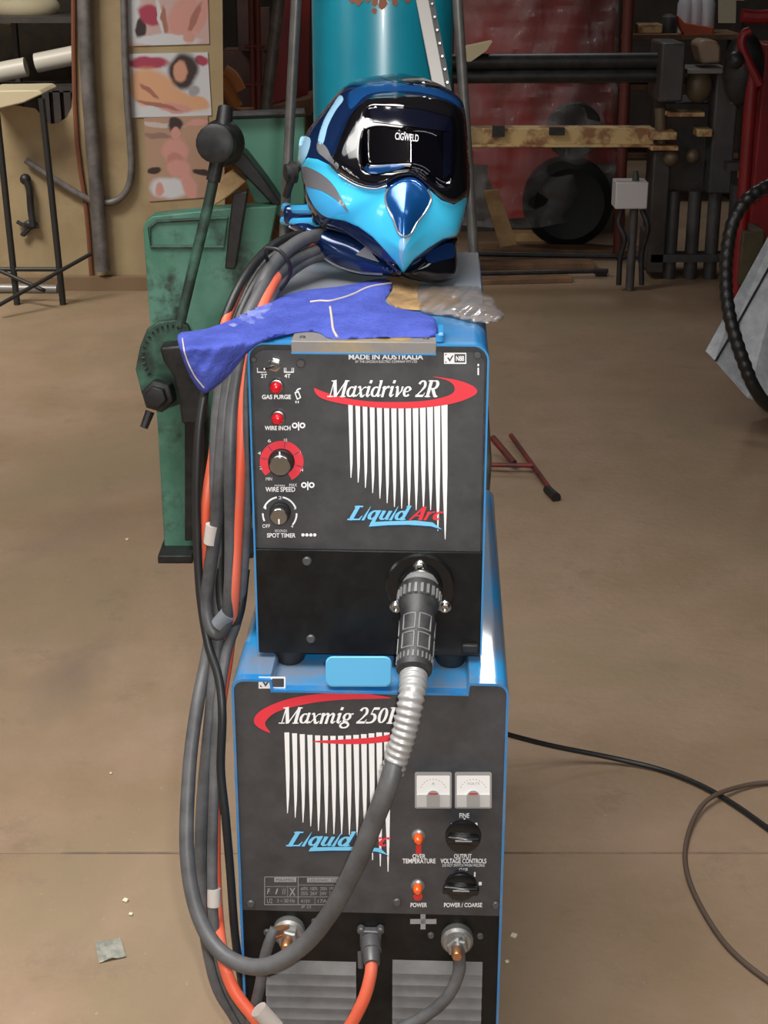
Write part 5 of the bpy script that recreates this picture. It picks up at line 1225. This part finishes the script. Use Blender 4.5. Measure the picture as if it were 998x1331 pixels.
b = B(); b.rod((P(821, 0, 8.6)[0], 8.6, 0), (P(820, -80, 8.6)[0], 8.6, P(820, -80, 8.6)[2]), .03); obj1('red_post', 'thin dull red post behind the end of the black rollers', 'post', b, mat('dull_red_post', (110, 52, 46), .6))
# shelf with clutter
YSH = 10.6
sh_ = thing('storage_shelf', 'dark storage shelf of clutter behind the rolling machine', 'shelf', (P(870, 60, YSH)[0], YSH, 0))
sx0, sx1 = P(806, 40, YSH)[0], P(968, 40, YSH)[0]
for y in (47, 112, 200):
    b = B(); z = P(880, y, YSH)[2]; b.box(((sx0 + sx1) / 2, YSH + .2, z), (sx1 - sx0, .6, .03)); b.build('shelf_board', M['wood_dark'], sh_)
for x in (sx0, sx1):
    b = B(); b.box((x, YSH + .2, 1.1), (.04, .45, 2.2)); b.build('shelf_side', M['machine_dark'], sh_)
zs36 = float(P(880, 47, YSH)[2]) + .016
def on_shelf(px, y): return (P(px, 36, YSH)[0], YSH + .1, zs36)
for k, px in enumerate((893, 906, 921)):
    b = B(); b.lathe(on_shelf(px, 36), (0, 0, 1), [(.055, 0), (.055, .18), (.04, .22), (.026, .225), (.026, .26)], 18)
    obj1('white_bottle', ['white bottle nearest the grey gear box end of the shelf', 'white bottle in the middle of the three on the shelf', 'white bottle next to the hanging cream card'][k], 'bottle', b, M['bottle'], 'bottles on the dark shelf')
b = B(); b.box(Vector(on_shelf(846, 36)) + Vector((0, 0, .03)), (.16, .16, .06)); obj1('tan_tin', 'flat tan tin on the shelf behind the red post', 'tin', b, M['yellow'], bevel=.008)
b = B(); b.lathe(on_shelf(872, 36), (0, 0, 1), [(.05, 0), (.06, .05), (.05, .1), (.02, .12)], 18); obj1('grey_can', 'grey can on the shelf between the tan tin and the white bottles', 'can', b, M['machine'])
b = B(); prism(b, [(881, 20), (890, 30), (928, 36), (926, 47), (890, 47), (883, 34)], YSH - .08, .1); obj1('orange_tray', 'tilted orange tray below the white bottles', 'tray', b, mat('orange_red_tray', (182, 84, 52), .5), bevel=.006)
b = B(); prism(b, [(934, -8), (957, -8), (956, 30), (934, 30)], YSH - .12, .02); a_ = P(957, -8, YSH - .11); b.box((a_[0] + .02, a_[1] + .05, a_[2] - .03), (.06, .14, .02)); obj1('cream_card', 'cream card hanging near the top corner beyond the white bottles', 'card', b, M['card'])
b = B(); prism(b, [(906, 58), (914, 52), (932, 53), (937, 62), (936, 82), (912, 83)], YM - .05, .2); obj1('metal_cover', 'tan topped metal cover standing above the top rail of the rolling machine', 'cover', b, mat('tan_cover', (150, 128, 108), .5), bevel=.012)
# red machine at the frame edge
YQ = 7.4
rq = thing('red_machine', 'red painted machine frame at the edge of the photo beyond the black hose', 'machine', (P(985, 330, YQ)[0], YQ, 0))
b = B(); t = P(992, 60, YQ); b.box((t[0] + .16, YQ + .25, t[2] / 2), (.26, .3, t[2])); b.build('column', M['redpaint'], rq, bevel=.01)
b = B(); b.tube([P(975, 40, YQ - .1), P(966, 45, YQ - .1), P(964, 60, YQ - .1), P(975, 85, YQ - .1), P(988, 110, YQ - .1)], .02, 10, 6); b.tube([P(964, 20, YQ - .1), P(985, 22, YQ - .1), P(1010, 20, YQ - .1)], .03, 10, 4); b.build('guard_tube', M['redpaint'], rq)
b = B(); a = P(978, 95, YQ - .05); b.rod(a, (a[0] + .01, a[1], 0), .03); b.build('front_tube', M['redpaint'], rq)
b = B(); b.sphere(P(966, 90, YQ), .12, sq=(.8, .6, 1.4)); b.sphere(P(956, 78, YQ - .1), .04); b.build('valve_body', M['oily'], rq)
b = B(); pbox(b, 945, 212, 980, 222, YM - .3, .1); pbox(b, 962, 235, 976, 245, YM - .3, .1); a = P(962, 240, YM - .25); b.box((a[0], a[1], a[2] / 2), (.08, .08, a[2])); obj1('pipe_bracket', 'grey bracket stand between the rolling machine column and the red machine', 'bracket', b, M['machine'])
b = B(); pbox(b, 962, 300, 992, 372, 7.3, .3); obj1('yellow_drum_stand', 'low dirty yellow and black block at the foot of the red machine', 'block', b, mat('dirty_yellow', (88, 78, 54), .7, 0, (60, 54, 44), 5, .5), bevel=.01)
b = B(); prism(b, [(600, 80), (602, 62), (640, 54), (632, 66), (612, 80)], YM - .14, .12); obj1('pale_offcut', 'pale pointed offcut lying on the upper black roller beside the rack upright', 'offcut', b, M['cream_top'])
# timber on the floor
def plank(label, pts, Y, depth, m='wood', name='timber_plank'):
    b = B(); prism(b, pts, Y, depth); return obj1(name, label, 'plank', b, M[m], 'loose timber under the red load', bevel=.003)
plank('tan plank leaning under the red load beside the rack upright', [(628, 249), (648, 247), (672, 318), (650, 322)], 8.5, .05)
def fplank(label, p0, p1, w, m='wood_dark', h=.04, grp='boards on the floor below the rollers', z0=0.0):
    a, e = Z(*p0, z0), Z(*p1, z0); d = Vector(e) - Vector(a); d.z = 0; ang = math.atan2(d.y, d.x); b = B()
    b.box(((a[0] + e[0]) / 2, (a[1] + e[1]) / 2, z0 + h / 2), (d.length, w, h), Matrix.Rotation(ang, 3, 'Z')); return obj1('floor_board', label, 'board', b, M[m], grp, bevel=.003)
fplank('short tan board lying at the foot of the leaning plank', (662, 312), (722, 312), .12, 'wood', .05)
fplank('brown floor board farthest back below the rollers', (618, 326), (860, 330), .16, 'wood_dark', .03)
fplank('brown floor board in the middle below the rollers', (610, 348), (770, 346), .14, 'wood_dark', .03)
fplank('brown floor board nearest the trolley below the rollers', (620, 367), (740, 364), .14, 'wood_dark', .025)
b = B(); b.rod(Z(606, 356, .035), Z(790, 352, .035), .012); b.box(Z(612, 358, .012), (.06, .1, .024)); b.box(Z(780, 354, .012), (.06, .1, .024)); obj1('steel_rod', 'long black steel rod lying across floor boards below the rollers', 'rod', b, M['oily'])
b = B(); b.rod(Z(608, 330, .02), Z(845, 334, .02), .014); obj1('steel_rod', 'thin dark rod lying on the floor at the foot of the tan plank', 'rod', b, M['oily'])

# ---- galvanised sheet and hose at the right edge
gs = thing('galvanised_duct', 'bright bent galvanised sheet duct at the edge of the photo behind the black hose', 'duct', Z(975, 522))
def face(b, pts, mi=0):
    v = [P(x, y, Y) for x, y, Y in pts]; b.add(v, [tuple(range(len(v)))], mi)
def slab(b, pts, th):
    v = [Vector(P(x, y, Y)) for x, y, Y in pts]; n = (v[1] - v[0]).cross(v[2] - v[0]).normalized()
    if n.y < 0: n = -n
    k = len(v); w = [q + n * th for q in v]; b.add(v + w, [tuple(range(k)), tuple(range(2 * k - 1, k - 1, -1))] + [(i, (i + 1) % k, k + (i + 1) % k, k + i) for i in range(k)])
b = B(); slab(b, [(918, 457, 5.28), (958, 384, 5.44), (1030, 252, 5.70), (1030, 290, 5.62), (961, 413, 5.38), (929, 468, 5.22)], .004); b.build('flange', M['galv'], gs, smooth=False)
b = B(); slab(b, [(930, 469, 5.22), (962, 415, 5.375), (1030, 293, 5.61), (1080, 420, 5.5), (1060, 540, 5.28), (998, 527, 5.20), (972, 517, 5.19)], .004); b.build('side_sheet', M['galv'], gs, smooth=False)
b = B(); b.tube([P(x, y, Y - .004) for x, y, Y in ((930, 469, 5.22), (962, 415, 5.375), (1030, 293, 5.61))], .004, 8, 1); b.build('fold_line', M['oily'], gs)
b = B(); slab(b, [(930, 469, 5.22), (972, 517, 5.19), (998, 527, 5.20), (1060, 540, 5.28), (1060, 540, 5.7), (972, 505, 5.6)], .004); b.build('underside', M['galv'], gs, smooth=False)
b = B(); b.tube([P(x, y, Y) for x, y, Y in ((1060, 215, 5.3), (1010, 236, 5.2), (975, 256, 5.15), (954, 285, 5.12), (945, 325, 5.1), (943, 365, 5.08), (947, 405, 5.05), (956, 440, 5.02), (968, 475, 5.0), (981, 505, 5.0), (1000, 528, 5.05), (1040, 545, 5.1))], .026, 14, 24, rf=lambda t, l: .0225 + (.0014 * math.sin(2 * PI * l / .034) if l < .95 else 0)); obj1('flexible_hose', 'black flexible hose hanging in a curve in front of the bright galvanised duct', 'hose', b, M['hose_black'])

# ---- floor things
rs = thing('red_floor_stand', 'small red steel stand with splayed bars on the floor behind the machines', 'stand', Z(690, 605))
b = B(); b.rod(Z(664, 566, .03), Z(721, 645, .012), .0085); b.build('long_bar', M['stand_red'], rs)
b = B(); b.rod(Z(640, 569, .08), Z(668, 602, .03), .0115); b.build('short_bar', M['stand_red'], rs)
b = B(); b.rod(Z(630, 604, .03), Z(692, 605, .03), .008); b.build('cross_bar', M['stand_red'], rs)
b = B(); b.rod(Z(711, 636, .013), Z(723, 647, .013), .014, .016); b.build('bar_tip', M['rubber'], rs)
b = B(); b.tube([Z(640, 948, .12), Z(668, 957, .09), Z(720, 970, .05), Z(790, 984, .02), Z(850, 998, .008), Z(893, 1013, .008), Z(930, 1031, .008), Z(965, 1053, .008), Z(1010, 1085, .008), Z(1080, 1130, .008)], .0058, 12, 8); obj1('power_cable', 'thin black power cable crossing the floor from behind the power source', 'cable', b, M['cab_black'])
b = B(); b.tube([Z(1080, 1020, .008), Z(1010, 1017, .008), Z(968, 1021, .012), (Vector(Z(925, 1036, .022))), Z(903, 1062, .014), Z(891, 1100, .007), Z(893, 1135, .007), Z(909, 1175, .007), Z(938, 1221, .007), Z(972, 1255, .007), Z(1020, 1290, .007)], .005, 12, 8); obj1('cable_loop', 'wide loop of dull cable lying on the floor, crossed by the thin black cable', 'cable', b, mat('brown_cable', (92, 78, 68), .6))
b = B(); q_ = [Z(123, 1227), Z(156, 1221), Z(164, 1245), Z(129, 1253)]
v = []
for i in range(7):
    for k in range(7):
        s, t = i / 6, k / 6; p = (Vector(q_[0]) * (1 - s) + Vector(q_[1]) * s) * (1 - t) + (Vector(q_[3]) * (1 - s) + Vector(q_[2]) * s) * t
        p.z = .002 + .006 * random.random(); v.append(p)
b.add(v, [(i * 7 + k, i * 7 + k + 1, (i + 1) * 7 + k + 1, (i + 1) * 7 + k) for i in range(6) for k in range(6)]); obj1('foil_wrapper', 'crumpled pale foil wrapper on the floor beside the cable bundle', 'litter', b, M['litter'], angle=20)
SC = [((163, 1170, 7), 'white paper scrap just beyond the foil wrapper'), ((170, 1188, 5), 'small pale scrap between the white scrap and the foil wrapper'), ((668, 1216, 8), 'pale wood splinter on the floor beside the power source'), ((659, 1250, 5), 'small white chip below the wood splinter beside the power source'), ((165, 701, 6), 'small white chip on the floor before the green bending machine'), ((144, 1005, 4), 'tiny pale chip above the floor joint'), ((774, 1004, 0), '')]
for (x, y, s), l in SC:
    if not s: continue
    b = B(); c = Vector(Z(x, y, .003)); R = Matrix.Rotation(random.uniform(-.5, .5), 3, 'Z'); b.box(c, (s * .0014, s * .0012, .004), R @ Matrix.Rotation(.3, 3, 'X')); obj1('floor_scrap', l, 'scrap', b, M['card'], 'scraps on the floor', bevel=.001)

# ------------------------------------------------------------------ camera and light
cd = bpy.data.cameras.new('camera'); cam = bpy.data.objects.new('camera', cd); C.objects.link(cam)
cam.location = CAM.tolist(); cam.rotation_euler = (PI / 2 - PITCH, 0, 0)
cd.sensor_fit = 'VERTICAL'; cd.sensor_height = 24.0; cd.lens = FPX / 1331 * 24; cd.clip_start = .05
bpy.context.scene.camera = cam
def area(name, loc, target, sx, sy, power, col=(1, 1, 1), spread=180):
    l = bpy.data.lights.new(name, 'AREA'); l.shape = 'RECTANGLE'; l.size = sx; l.size_y = sy; l.energy = power; l.color = col; l.spread = math.radians(spread)
    o = bpy.data.objects.new(name, l); C.objects.link(o); o.location = loc
    o.rotation_euler = (Vector(target) - Vector(loc)).to_track_quat('-Z', 'Y').to_euler(); return o
area('camera_flash', (.05, .02, CAMZ + .06), (0, 2.2, .9), .04, .025, 30, (1, .98, .95))
area('ceiling_fill', (-1.4, 1.6, 4.9), (-1.2, 2.2, 0), 3.6, 3.0, 158, (1, .97, .92), 100)  # fill light added under the ceiling to brighten the foreground
area('wall_fill', (-3.4, 5.2, 4.9), (-2.6, 7.6, .6), 2.2, 1.6, 110, (1, .95, .86), 80)  # extra fill put in to light the cream wall
w = bpy.data.worlds.new('world'); bpy.context.scene.world = w; w.use_nodes = True
w.node_tree.nodes['Background'].inputs['Color'].default_value = (.5, .52, .55, 1); w.node_tree.nodes['Background'].inputs['Strength'].default_value = .3
vs = bpy.context.scene.view_settings; vs.view_transform = 'Standard'; vs.look = 'None'; vs.exposure = 0.0; vs.gamma = 1.0; vs.use_curve_mapping = False
print('YF', YF, 'ZT', ZT, 'FH', FH, 'w', fl, fr, xl, xr, 'YB', YB, 'YS', YS, 'ZC', ZC)
